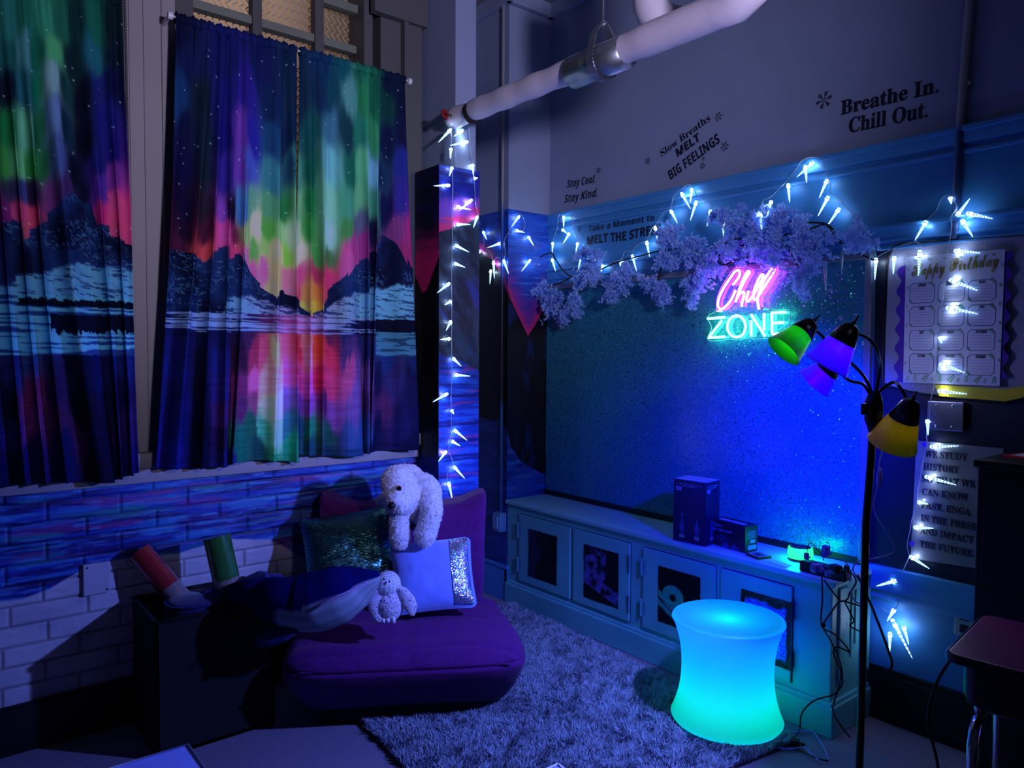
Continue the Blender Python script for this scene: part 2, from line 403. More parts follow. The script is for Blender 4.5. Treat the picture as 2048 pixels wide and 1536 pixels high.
struct('exterior_wall', MB().span((-1, 4.8, 0), (4.2, 4.9, 6)), mat('beige_exterior_wall', (150, 122, 104), .9, noise=(2, .15), bump=(30, .3)))

# --- painted column
CX0, CX1, CY, CZ = 2.08, 2.335, 3.17, 2.512
colm = struct('wall_column', MB().span((CX0+.002, CY+.003, 0), (CX1, 3.62, CZ)).span((2.18, CY, CZ), (2.31, 3.62, 3.775), .004), M_plaster, label='boxed corner column, plain above and painted below')
nu, nv = 70, 640
xs, zs = np.meshgrid(np.linspace(CX0, CX1, nu), np.linspace(0, CZ, nv))
rid = np.array([(2.056,2.144),(2.086,2.174),(2.147,2.194),(2.194,2.225),(2.267,2.241),(2.328,2.287)]); wat = np.array([(2.075,1.573),(2.196,1.535),(2.332,1.482)])
zr = np.interp(xs, rid[:, 0], rid[:, 1]); zw = np.interp(xs, wat[:, 0], wat[:, 1]); t = (CZ-zs)/(CZ-zr)
br = fbm(xs*6+zs*3, zs*45, 41)-.5
sky = mix((24, 34, 150), (16, 22, 120), sstep(.4, .6, br+.5)); sky = mix(sky, (120, 70, 200), sstep(.42, .62, t+br*.35)); sky = mix(sky, (214, 52, 130), sstep(.66, .95, t+br*.4)); sky = mix(sky, (70, 120, 220), .5*sstep(.6, .75, fbm(xs*9, zs*60, 44))*(t < .6))
mt = fbm(xs*22+zs*16, zs*8-xs*10, 42); mc = mix((40, 60, 84), (22, 34, 54), sstep(.35, .6, mt)); mc = mix(mc, (40, 60, 165), .75*sstep(.55, .72, fbm(xs*14+zs*10, zs*5, 43))); mc = mix(mc, (28, 62, 62), .5*sstep(.5, .7, fbm(xs*4, zs*3, 47)))
wc = mix((20, 50, 170), (36, 92, 214), sstep(.4, .62, fbm(xs*5, zs*60, 45))); wc = mix(wc, (16, 24, 120), sstep(.55, .68, fbm(xs*4, zs*48, 46))); wc = mix(wc, (170, 60, 150), .6*sstep(.62, .7, fbm(xs*6, zs*50, 48)))
c = mix(sky, mc, zs < zr); c = mix(c, wc, sstep(.0, .03, zw-zs+.02*br))
MB().grid(np.stack([xs, zs*0+CY, zs], -1)).build('painted_front', M_mural, colm, False, lin(c).reshape(-1, 3))
nu = 50
ys, zs = np.meshgrid(np.linspace(3.40, CY, nu), np.linspace(0, CZ, nv))
sv = np.array([(3.17, 2.05), (3.22, 1.98), (3.29, 1.88), (3.33, 1.875), (3.36, 1.92), (3.40, 1.97)]); zv = np.interp(ys, sv[:, 0], sv[:, 1])
br = fbm(ys*8, zs*40, 51)-.5
c = mix((14, 14, 70), (10, 10, 46), sstep(.4, .6, br+.5)); c = mix(c, (205, 34, 110), sstep(2.28, 2.02, zs+br*.12)); c = mix(c, mix((6, 6, 14), (14, 22, 44), sstep(.5, .7, fbm(ys*20, zs*6, 52))), zs < zv); c = mix(c, (16, 34, 120), sstep(1.06, .98, zs+br*.1))
MB().grid(np.stack([zs*0+CX0, ys, zs], -1)).build('painted_side', M_mural, colm, False, lin(c).reshape(-1, 3))

# --- chase in the corner
HX, HY, HZ = 2.867, 3.592, 2.452
chs = struct('wall_chase', MB().span((HX+.002, HY+.002, 0), (3.25, 4.05, 3.775)), M_plaster, label='plastered chase in the corner with mural on its lower part')
nu = 120
xs, zs = np.meshgrid(np.linspace(HX, 3.215, nu), np.linspace(0, HZ, nv))
vp = np.array([(2.859,1.967),(2.892,1.891),(3.032,1.670),(3.090,1.742),(3.170,1.848),(3.217,1.908)]); zk = np.interp(xs, vp[:, 0], vp[:, 1])
bp_ = np.array([(2.865,1.074),(2.898,0.968),(2.972,0.883),(3.056,0.827),(3.164,0.775),(3.229,0.762)]); zb = np.interp(xs, bp_[:, 0], bp_[:, 1])
br = fbm(xs*10+zs*4, zs*40, 61)-.5
blu = mix((28, 84, 200), (22, 60, 168), sstep(.4, .62, br+.5)); blu = mix(blu, (66, 130, 226), .7*sstep(.56, .7, fbm(xs*5, zs*70, 62)))
pk = sstep(.34, .10, zs-zk+br*.25+.2*np.abs(xs-3.06)); c = mix(blu, (140, 40, 140), pk*.8); c = mix(c, (200, 40, 110), sstep(.10, .0, zs-zk+br*.05))
c = mix(c, (150, 150, 175), .0*pk)
blk = mix((5, 6, 14), (22, 38, 92), .8*sstep(.58, .72, fbm(xs*16, zs*5, 63))); c = mix(c, blk, zs < zk)
bl2 = mix((24, 70, 168), (18, 44, 130), sstep(.4, .6, fbm(xs*6, zs*30, 64))); bl2 = mix(bl2, (70, 120, 170), .5*sstep(.55, .7, fbm(xs*8, zs*45, 65))); c = mix(c, bl2, zs < zb+.01*br)
MB().grid(np.stack([xs, zs*0+HY, zs], -1)).build('painted_front', M_mural, chs, False, lin(c).reshape(-1, 3))
ys, zs = np.meshgrid(np.linspace(4.05, HY, nu), np.linspace(0, HZ, nv))
vv = np.array([(3.591,1.921),(3.673,2.067),(3.751,2.152),(3.842,2.199),(3.941,2.268)])[::-1]; zk = np.interp(ys, vv[::-1][:, 0], vv[::-1][:, 1])
bb = np.array([(3.584,1.075),(3.666,1.144),(3.743,1.126),(3.834,1.139),(3.934,1.145)]); zb = np.interp(ys, bb[:, 0], bb[:, 1])
br = fbm(ys*10+zs*4, zs*40, 71)-.5
c = mix((24, 76, 188), (20, 56, 160), sstep(.4, .62, br+.5)); c = mix(c, (150, 36, 120), sstep(.10, .03, zs-zk+br*.05)); c = mix(c, (5, 6, 14), zs < zk); c = mix(c, mix((18, 48, 120), (30, 66, 150), sstep(.4, .7, fbm(ys*5, zs*30, 74))), zs < zb)
MB().grid(np.stack([zs*0+HX, ys, zs], -1)).build('painted_side', M_mural, chs, False, lin(c).reshape(-1, 3))
b = MB(); b.span((HX-.012, HY-.018, 0), (HX+.02, 4.0, .225), .004); b.span((HX-.018, HY-.024, .205), (HX+.02, 4.0, .225), .004); b.span((HX-.012, HY-.018, 0), (HX+.03, HY+.01, .225), .004)
struct('baseboard_chase', b, M_trimblue)
struct('wall_back', MB().span((2.3, 3.98, 0), (2.9, 4.05, 3.775)), M_plaster)

# --- right wall
wr = MB().span((3.21, -.9, 0), (3.3, HY+.01, 3.775))
struct('wall_right', wr, M_plaster)
struct('wall_right_wainscot', MB().span((3.202, -.9, .2), (3.212, HY, 2.40)), M_blue, label='blue painted lower part of the right wall')
r = MB(); r.span((3.188, -.9, 2.385), (3.212, HY, 2.452), .004); r.span((3.178, -.9, 2.43), (3.2, HY, 2.452), .004); r.span((3.192, -.9, 2.345), (3.212, HY, 2.362), .005)
struct('trim_2', r, M_trimblue, 'auto', label='blue picture rail moulding high on the right wall')
r = MB(); r.span((3.185, -.9, 2.00), (3.212, HY, 2.095), .004); r.span((3.170, -.9, 2.085), (3.2, HY, 2.103), .004); r.span((3.178, -.9, 2.03), (3.2, HY, 2.042), .003); r.span((3.175, -.9, 2.0), (3.2, HY, 2.012), .003)
struct('trim_3', r, M_trimblue, 'auto', label='blue moulding along the top of the glitter board')
r = MB(); r.span((3.165, -.9, .56), (3.21, 1.472, .66), .005); r.span((3.185, -.9, .52), (3.21, 1.472, .56), .003)
struct('trim_4', r, M_trimblue, 'auto', label='blue ledge under the dark board at the right')
r = MB(); r.span((3.18, -.9, 0), (3.21, 1.472, .2), .004); r.span((3.17, -.9, .0), (3.21, 1.472, .05), .004); r.span((3.19, -.9, .2), (3.21, 1.472, .222), .004)
struct('baseboard_right', r, M_black)
r = MB(); r.span((3.17, -.9, 3.69), (3.21, HY, 3.775), .006); r.span((HX-.04, HY-.04, 3.69), (3.21, HY, 3.775), .006); r.span((HX-.04, HY-.04, 3.69), (HX, 4.0, 3.775), .006)
struct('trim_5', r, M_plaster, label='cornice under the ceiling at the corner')
struct('wall_front_board', MB().span((3.196, -.9, .66), (3.206, 1.488, 2.0), .002), mat('dark_chalkboard', (16, 20, 44), .45, noise=(5, .2)), label='dark chalkboard on the right wall behind the papers')

# ------------------------------------------------------------------ pipes, conduits, plates
M_pipe = mat('pipe_insulation_paint', (214, 204, 222), .5, noise=(6, .06), bump=(14, .5))
pw = [(2.161,3.170,2.754)][0]; PXX = pw[0]
far = [(2.161,1.555,2.719)][0]
hp = thing('heating_pipe', 'white insulated pipe running from the column under the ceiling', 'pipe', (PXX, 3.17, pw[2]))
ax = [(PXX, 3.172, pw[2]), (PXX, 3.0, pw[2]-.005)]
m_ = MB(); yy = np.linspace(3.172, far[1], 40); zz = np.interp(yy, [far[1], 3.172], [far[2]+.01, pw[2]])
rr = .050+.003*np.sin(np.arange(40)*1.3); rr[yy < 2.3] = .055; rr[yy < 1.9] = .06
el = [(PXX, far[1]-.06, far[2]+.012), (PXX-.005, far[1]-.12, far[2]+.04), (PXX-.01, far[1]-.155, far[2]+.10), (PXX-.01, far[1]-.165, far[2]+.22), (PXX-.01, far[1]-.165, 3.78)]
m_.tube([(PXX, a, b) for a, b in zip(yy, zz)]+el, list(rr)+[.066, .070, .070, .066, .062], 20)
m_.build('pipe_run', M_pipe, hp, True)
sp = [(2.161,2.279,2.720),(2.161,1.984,2.723),(2.161,2.109,2.726),(2.161,2.105,2.823)]
m_ = MB(); m_.tube([(PXX, sp[0][1], sp[0][2]+.008), (PXX, sp[1][1], sp[1][2]+.0)], .064, 22); m_.build('saddle_sleeve', M_galv, hp, True)
hg = MB(); hy, hz = sp[2][1], sp[2][2]
loop = [(PXX+.074*math.cos(a), hy, hz+.074*math.sin(a)) for a in np.linspace(R(-200), R(20), 20)]
loop = loop+[(PXX+.05, hy, hz+.10), (PXX+.012, hy, hz+.145), (PXX-.012, hy, hz+.145), (PXX-.05, hy, hz+.10), loop[0]]
for a, b in zip(loop[:-1], loop[1:]):
    va, vb = Vector(a), Vector(b); d = vb-va
    hg.box((va+vb)/2, (.006, .034, d.length+.004), Vector((0, 0, 1)).rotation_difference(d).to_matrix())
hgo = hg.build('clevis_hanger', M_galv, hp)
MB().tube([(PXX, hy, hz+.13), (PXX, hy, 3.78)], .006, 8).build('hanger_rod', M_galv, hgo, True)
MB().tube([(PXX, hy, hz+.135), (PXX, hy, hz+.155)], .013, 6).build('hanger_nut', M_galv, hgo)
bc = [(2.341,2.025,3.168),(2.338,2.019,3.006),(2.343,2.012,2.950),(2.364,1.993,2.909),(2.392,1.970,2.893),(2.423,1.944,2.886)]
MB().tube(spline(bc, 6), [.072]*25+[.070]*6, 18).build('branch_elbow', M_pipe, hp, True)
fl = [(2.161,2.991,2.735)][0]
MB().tube([(PXX, fl[1]+.012, fl[2]+.006), (PXX, fl[1]-.012, fl[2]+.006)], .0545, 20).build('pipe_cut_band', mat('torn_jacket', (20, 16, 18), .9, noise=(30, .3)), hp, True)
# small red valve on the column
vl = [(2.082,3.120,2.748),(2.127,3.120,2.742)]
va = thing('gate_valve', 'small red handled valve at the column end of the pipe', 'valve', vl[0])
vm = MB(); c0 = Vector(vl[0])
for k in range(16):
    a0, a1 = 2*math.pi*k/16, 2*math.pi*(k+1)/16; rad = .022+.004*math.cos(4*a0)
    vm.tube([c0+Vector((.008*math.sin(a0*2), .01*math.sin(a0), 0))+Vector((math.cos(a0)*rad*.7, 0, math.sin(a0)*rad)), c0+Vector((math.cos(a1)*.022*.7, 0, math.sin(a1)*.022))], .005, 6)
for k in range(4): a0 = k*math.pi/2+.4; vm.tube([c0, c0+Vector((math.cos(a0)*.016, 0, math.sin(a0)*.022))], .003, 6)
vm.build('hand_wheel', mat('red_valve_paint', (150, 20, 22), .4, noise=(40, .2)), va, True)
MB().tube([Vector(vl[0]), Vector(vl[1])+Vector((0, -.02, 0))], .007, 8).tube([Vector(vl[1])+Vector((.0, -.02, .018)), Vector(vl[1])+Vector((.004, -.012, -.02))], .012, 12).build('valve_stem', mat('brown_brass', (84, 60, 48), .4, .6, noise=(30, .2)), va, True)

def conduit(name, label, pts, r, zcols, extra=None):
    t = thing(name, label, 'conduit', pts[-1]); P3 = []
    for a, b in zip(pts[:-1], pts[1:]): P3 += [tuple(np.array(a)*(1-k/20)+np.array(b)*k/20) for k in range(20)]
    P3.append(pts[-1]); mb = MB().tube(P3, r, 10); V = np.concatenate(mb.v); zc = np.array([z for z, _ in zcols]); cc = np.array([c for _, c in zcols], float)
    col = np.stack([np.interp(V[:, 2], zc, cc[:, i]) for i in range(3)], -1); mb.build('tube', M_mural, t, True, lin(col)); return t
cw = [(3.190,1.149,2.945),(3.190,1.172,2.476),(3.190,1.179,2.015)]
t = conduit('electrical_conduit', 'thin conduit running down the right wall past the breathe in lettering', cw, .016, [(1.9, (40, 70, 120)), (2.44, (40, 70, 120)), (2.46, (150, 148, 158)), (4, (150, 148, 158))])
for q in ([(3.190,1.166,2.609),(3.190,1.177,2.089)]): MB().box((q[0]+.006, q[1], q[2]), (.022, .06, .018), None, .004).build('strap', M_galv, t)
cw = [(2.852,3.633,3.757),(2.852,3.632,2.448),(2.852,3.641,1.140),(2.852,3.688,0.530)]
t = conduit('painted_conduit', 'vertical conduit on the corner chase ending in an outlet box', [(cw[0][0], cw[1][1], 3.77)]+[(c_[0], cw[1][1]+.0, c_[2]) for c_ in cw[1:]], .010, [(.4, (40, 80, 140)), (1.2, (40, 84, 150)), (1.3, (10, 14, 26)), (1.95, (10, 14, 26)), (2.05, (30, 80, 180)), (2.44, (30, 80, 180)), (2.46, (140, 140, 150)), (4, (140, 140, 150))])
bx = [(2.820,3.672,0.499)][0]
MB().box((2.84, cw[1][1]+.0, bx[2]), (.055, .075, .12), None, .008).build('outlet_box', mat('outlet_box_paint', (96, 140, 176), .4, noise=(10, .1)), t)
MB().box((2.808, cw[1][1]+.0, bx[2]+.002), (.014, .05, .08), None, .005).build('outlet_cover', mat('outlet_cover_paint', (110, 156, 186), .4, noise=(10, .1)), t)
pl = [(0.506,3.372,0.694),(0.603,3.372,0.567)]
t = thing('blank_wall_plate', 'square off-white blank plate screwed to the brick under the left window', 'wall plate', pl[0])
(a, _, b), (c_, _, d) = pl
MB().span((a, 3.362, d), (c_, 3.385, b), .004).build('plate', mat('plate_paint', (186, 182, 196), .45, noise=(6, .05)), t)
for sx, sz in ((a+.015, b-.012), (c_-.012, d+.015)): MB().tube([(sx, 3.364, sz), (sx, 3.359, sz)], .0035, 8).build('screw', M_blackp, t)
so = [(3.198,1.105,0.505)][0]
t = thing('wall_socket', 'wall socket low on the blue wall behind the school desk', 'socket', so)
MB().box(so, (.012, .075, .115), None, .004).build('cover', mat('socket_ivory', (150, 170, 180), .4, noise=(6, .05)), t)
for dz in (-.025, .025): MB().box((so[0]-.007, so[1], so[2]+dz), (.006, .034, .032), None, .004).build('receptacle', M_blackp, t)
mp = [(3.190,1.254,1.375),(3.190,1.121,1.260)]
t = thing('steel_cover_plate', 'brushed steel cover box on the dark board below the birthday chart', 'cover plate', mp[0])
yy0, yy1, za, zb_ = mp[0][1], mp[1][1], mp[0][2], mp[1][2]
MB().span((3.165, yy1, zb_), (3.2, yy0, za), .004).build('plate', mat('brushed_steel', (170, 176, 186), .3, 1.0, noise=(40, .1), bump=(60, .1, (1, .1, 4))), t)
for fy in (.25, .7):
    for fz_ in (.14, .86): MB().sphere((3.164, yy0+(yy1-yy0)*fy, za+(zb_-za)*fz_), (.003, .005, .005), 10, 6).build('screw', M_metal, t, True)

# ------------------------------------------------------------------ aurora curtains
SKY_R = [(0.882,2.891,8,14,45),(0.920,2.758,10,22,60),(1.064,2.793,12,20,75),(1.217,2.831,12,22,70),(1.355,2.865,10,30,60),(1.501,2.901,14,45,80),(1.602,2.926,10,70,80),(1.707,2.952,20,90,70),(1.872,2.944,8,20,45),(0.879,2.604,15,45,85),(0.959,2.621,10,25,40),(1.063,2.644,15,20,90),(1.149,2.663,30,25,110),(1.261,2.687,12,30,70),(1.378,2.713,10,30,55),(1.500,2.739,15,40,70),(1.550,2.750,10,60,75),(1.654,2.773,70,130,125),(1.720,2.788,30,110,70),(1.775,2.799,15,85,60),(1.844,2.815,10,50,50),(1.944,2.836,8,15,40),(0.897,2.463,10,15,50),(0.978,2.479,12,28,45),(1.062,2.494,15,15,95),(1.126,2.507,90,50,140),(1.170,2.515,30,30,130),(1.260,2.532,20,60,100),(1.341,2.547,10,30,60),(1.449,2.568,12,70,70),(1.549,2.587,50,100,120),(1.627,2.601,10,50,60),(1.706,2.616,30,110,90),(1.761,2.627,40,120,80),(1.844,2.642,8,20,55),(1.930,2.659,10,15,45),(0.896,2.318,10,10,55),(0.976,2.331,15,28,45),(1.060,2.344,40,30,120),(1.125,2.354,90,50,140),(1.158,2.360,60,80,160),(1.259,2.376,50,120,130),(1.352,2.391,20,60,80),(1.376,2.395,60,130,110),(1.449,2.406,10,80,65),(1.554,2.423,90,160,160),(1.652,2.439,15,90,70),(1.706,2.448,80,160,120),(1.774,2.458,100,150,170),(1.815,2.465,15,40,70),(1.929,2.483,25,35,110),(0.894,2.172,15,8,45),(0.975,2.183,30,25,40),(1.052,2.193,110,60,150),(1.080,2.196,15,10,40),(1.134,2.203,60,110,160),(1.167,2.208,90,150,120),(1.258,2.219,80,150,110),(1.327,2.229,30,110,60),(1.387,2.236,100,160,120),(1.448,2.244,20,110,60),(1.548,2.257,110,180,150),(1.626,2.268,60,140,110),(1.692,2.276,90,160,120),(1.774,2.287,60,130,110),(1.843,2.296,10,15,60),(1.915,2.306,40,35,120),(0.893,2.067,25,10,40),(0.974,2.076,60,20,50),(1.058,2.086,200,70,140),(1.101,2.090,90,25,60),(1.144,2.095,140,170,110),(1.189,2.100,190,190,160),(1.257,2.107,80,160,70),(1.303,2.113,130,190,120),(1.374,2.120,150,190,150),(1.447,2.128,40,130,60),(1.547,2.139,130,190,170),(1.625,2.148,60,130,70),(1.705,2.157,80,90,120),(1.759,2.163,20,20,60),(1.900,2.178,110,50,110),(1.973,2.186,160,40,110),(0.882,1.983,60,20,50),(0.932,1.987,160,60,70),(0.973,1.991,180,70,80),(1.046,1.998,190,70,130),(1.100,2.003,190,60,110),(1.143,2.007,210,110,150),(1.177,2.010,90,160,80),(1.233,2.015,140,190,110),(1.291,2.021,210,230,150),(1.338,2.025,110,180,70),(1.398,2.031,190,210,170),(1.471,2.038,60,140,70),(1.547,2.045,60,100,60),(1.651,2.054,160,60,130),(1.732,2.062,130,50,120),(1.929,2.080,130,40,90),(2.003,2.062,180,50,100),(1.165,1.921,200,90,150),(1.232,1.926,210,100,160),(1.278,1.929,200,190,120),(1.337,1.934,190,110,140),(1.397,1.938,200,70,130),(1.471,1.944,150,50,90),(1.547,1.950,180,50,100),(1.624,1.956,210,80,140),(1.278,1.816,225,190,130),(1.336,1.819,225,120,150),(1.396,1.823,220,70,100),(1.433,1.825,210,140,80),(1.470,1.827,190,120,60),(1.521,1.829,200,70,90),(1.420,1.766,230,180,90),(1.470,1.768,200,160,60),(0.848,1.646,12,20,60),(0.949,1.649,10,15,55),(1.032,1.651,15,20,70),(1.097,1.653,30,20,60),(1.163,1.654,60,30,70),(1.230,1.656,150,60,90),(1.277,1.657,230,130,130),(1.323,1.658,200,80,120),(1.395,1.660,150,50,70),(1.432,1.661,225,110,110),(1.482,1.662,190,60,60),(1.545,1.664,80,30,60),(1.623,1.666,30,35,80),(1.731,1.669,40,40,95),(1.871,1.672,60,120,150),(1.988,1.675,40,95,125),(0.847,1.562,15,20,80),(0.948,1.563,8,8,40),(1.031,1.564,20,25,90),(1.118,1.565,40,15,40),(1.184,1.565,140,40,70),(1.230,1.566,190,70,100),(1.276,1.566,240,190,130),(1.323,1.566,220,80,120),(1.395,1.567,160,30,50),(1.439,1.567,220,120,150),(1.481,1.568,190,60,40),(1.545,1.568,170,40,70),(1.623,1.569,60,40,90),(1.731,1.570,30,35,85),(1.871,1.533,20,40,90),(1.988,1.533,20,35,80),(0.846,1.436,15,20,80),(0.947,1.435,6,6,35),(1.030,1.433,30,25,90),(1.116,1.432,90,30,70),(1.183,1.431,190,80,130),(1.252,1.429,220,150,140),(1.287,1.429,220,150,150),(1.334,1.428,210,80,150),(1.394,1.427,160,40,90),(1.438,1.426,180,70,150),(1.493,1.425,160,30,60),(1.544,1.424,170,50,90),(1.623,1.423,150,60,100),(1.703,1.422,90,60,110),(1.814,1.420,15,15,50),(1.900,1.418,40,35,80),(1.988,1.417,15,15,50),(0.864,1.330,12,15,70),(0.945,1.327,6,6,35),(1.029,1.324,50,25,80),(1.115,1.321,70,30,70),(1.182,1.318,120,60,90),(1.251,1.316,150,190,140),(1.293,1.314,190,220,180),(1.333,1.312,110,80,150),(1.393,1.310,90,40,110),(1.443,1.308,120,60,140),(1.518,1.305,60,20,60),(1.570,1.303,110,60,120),(1.649,1.300,90,60,110),(1.758,1.296,60,30,70),(1.842,1.293,60,25,60),(1.988,1.287,15,12,50),(0.843,1.226,12,15,75),(0.944,1.220,5,5,30),(1.028,1.215,30,15,60),(1.093,1.211,15,90,70),(1.159,1.207,20,80,60),(1.227,1.203,60,150,110),(1.285,1.199,130,200,150),(1.332,1.196,40,100,120),(1.393,1.193,20,60,80),(1.442,1.190,20,110,80),(1.543,1.184,20,70,60),(1.622,1.179,40,60,100),(1.702,1.174,30,60,100),(1.813,1.168,10,12,45),(1.929,1.161,20,18,60),(0.823,1.132,20,20,100),(0.943,1.123,6,6,40),(1.048,1.114,20,25,90),(1.114,1.109,15,90,70),(1.203,1.102,15,60,60),(1.272,1.096,20,130,80),(1.344,1.091,30,140,100),(1.441,1.083,20,60,75),(1.543,1.075,15,40,60),(1.648,1.067,20,55,90),(1.757,1.058,8,10,40),(1.988,1.040,8,8,40)]
RIDGE_R = np.array([(0.756,1.991),(0.854,1.982),(0.924,1.966),(0.981,1.941),(1.010,1.990),(1.063,2.017),(1.071,1.959),(1.119,1.990),(1.160,1.916),(1.209,1.864),(1.280,1.800),(1.306,1.845),(1.363,1.812),(1.391,1.799),(1.423,1.752),(1.452,1.723),(1.508,1.765),(1.523,1.806),(1.572,1.887),(1.662,1.968),(1.726,2.015),(1.781,2.066),(1.807,2.106),(1.849,2.148),(1.889,2.114),(1.923,2.059),(1.962,1.992),(2.006,2.005),(2.079,1.977)])
SNOW_R = np.array([(0.752,1.685),(1.033,1.694),(1.065,1.783),(1.142,1.809),(1.209,1.790),(1.301,1.767),(1.396,1.734),(1.457,1.709),(1.520,1.754),(1.598,1.815),(1.664,1.837),(1.726,1.851),(1.815,1.881),(1.929,1.898),(2.079,1.886)])
SHORE_R = [(1.396,1.725),(1.395,1.642),(1.871,1.824),(1.871,1.793),(1.871,1.723),(1.871,1.660),(1.871,1.541)]
SKY_L = [(0.286,2.763,30,100,90),(0.340,2.778,20,90,70),(0.403,2.796,40,120,90),(0.452,2.810,20,80,60),(0.502,2.824,5,40,40),(0.570,2.843,15,80,65),(0.622,2.858,5,25,30),(0.292,2.638,20,80,75),(0.330,2.648,60,120,120),(0.369,2.658,10,80,60),(0.434,2.675,60,140,90),(0.483,2.687,5,30,35),(0.568,2.709,20,80,90),(0.629,2.725,5,20,35),(0.282,2.510,8,20,40),(0.328,2.520,30,90,100),(0.367,2.529,10,90,65),(0.423,2.542,100,140,140),(0.464,2.551,10,50,50),(0.523,2.564,5,10,30),(0.583,2.578,20,30,90),(0.627,2.588,8,12,50),(0.279,2.364,20,110,60),(0.325,2.373,90,160,130),(0.373,2.382,20,80,50),(0.429,2.393,80,110,150),(0.462,2.400,10,35,50),(0.521,2.411,4,8,28),(0.598,2.426,20,25,100),(0.269,2.236,50,130,60),(0.315,2.243,90,170,120),(0.355,2.250,40,120,60),(0.395,2.256,20,80,50),(0.435,2.263,60,80,130),(0.493,2.272,5,10,35),(0.579,2.287,20,25,95),(0.623,2.294,25,20,100),(0.283,2.147,40,40,70),(0.322,2.152,50,60,120),(0.353,2.157,40,25,60),(0.409,2.165,90,45,100),(0.458,2.172,60,40,90),(0.526,2.182,8,10,40),(0.577,2.189,70,40,130),(0.622,2.195,110,45,130),(0.266,2.035,100,30,100),(0.320,2.041,190,70,120),(0.343,2.044,200,70,100),(0.391,2.050,120,50,90),(0.576,2.072,170,40,110),(0.620,2.077,200,70,120),(0.319,1.986,220,80,100),(0.628,2.019,210,70,110),(0.287,1.520,25,35,90),(0.334,1.520,40,60,110),(0.399,1.520,25,30,70),(0.482,1.520,5,8,40),(0.568,1.520,10,15,60),(0.648,1.520,20,30,90),(0.269,1.372,12,15,50),(0.332,1.370,110,40,90),(0.356,1.369,90,35,80),(0.412,1.367,30,20,60),(0.496,1.364,4,4,30),(0.637,1.359,15,12,60),(0.283,1.278,30,20,80),(0.338,1.275,110,45,100),(0.395,1.272,60,25,60),(0.478,1.267,50,22,60),(0.564,1.262,6,6,35),(0.654,1.257,40,25,80),(0.265,1.129,5,8,50),(0.328,1.124,10,15,70),(0.442,1.114,10,15,60),(0.562,1.103,5,5,30),(0.670,1.093,15,15,80)]
RIDGE_L = np.array([(-0.032,2.017),(0.161,1.969),(0.250,2.015),(0.294,2.051),(0.316,2.019),(0.320,1.967),(0.351,2.008),(0.408,2.071),(0.458,2.149),(0.483,2.170),(0.500,2.149),(0.525,2.124),(0.546,2.146),(0.567,2.051),(0.602,2.055),(0.619,2.018),(0.646,2.005),(0.718,1.968)])
SNOW_L = np.array([(-0.038,1.726),(0.246,1.778),(0.308,1.826),(0.388,1.846),(0.471,1.891),(0.556,1.890),(0.644,1.881),(0.717,1.876)])
SHORE_L = [(0.403,1.768),(0.399,1.539),(0.402,1.753),(0.402,1.726),(0.401,1.696),(0.400,1.627),(0.399,1.547)]

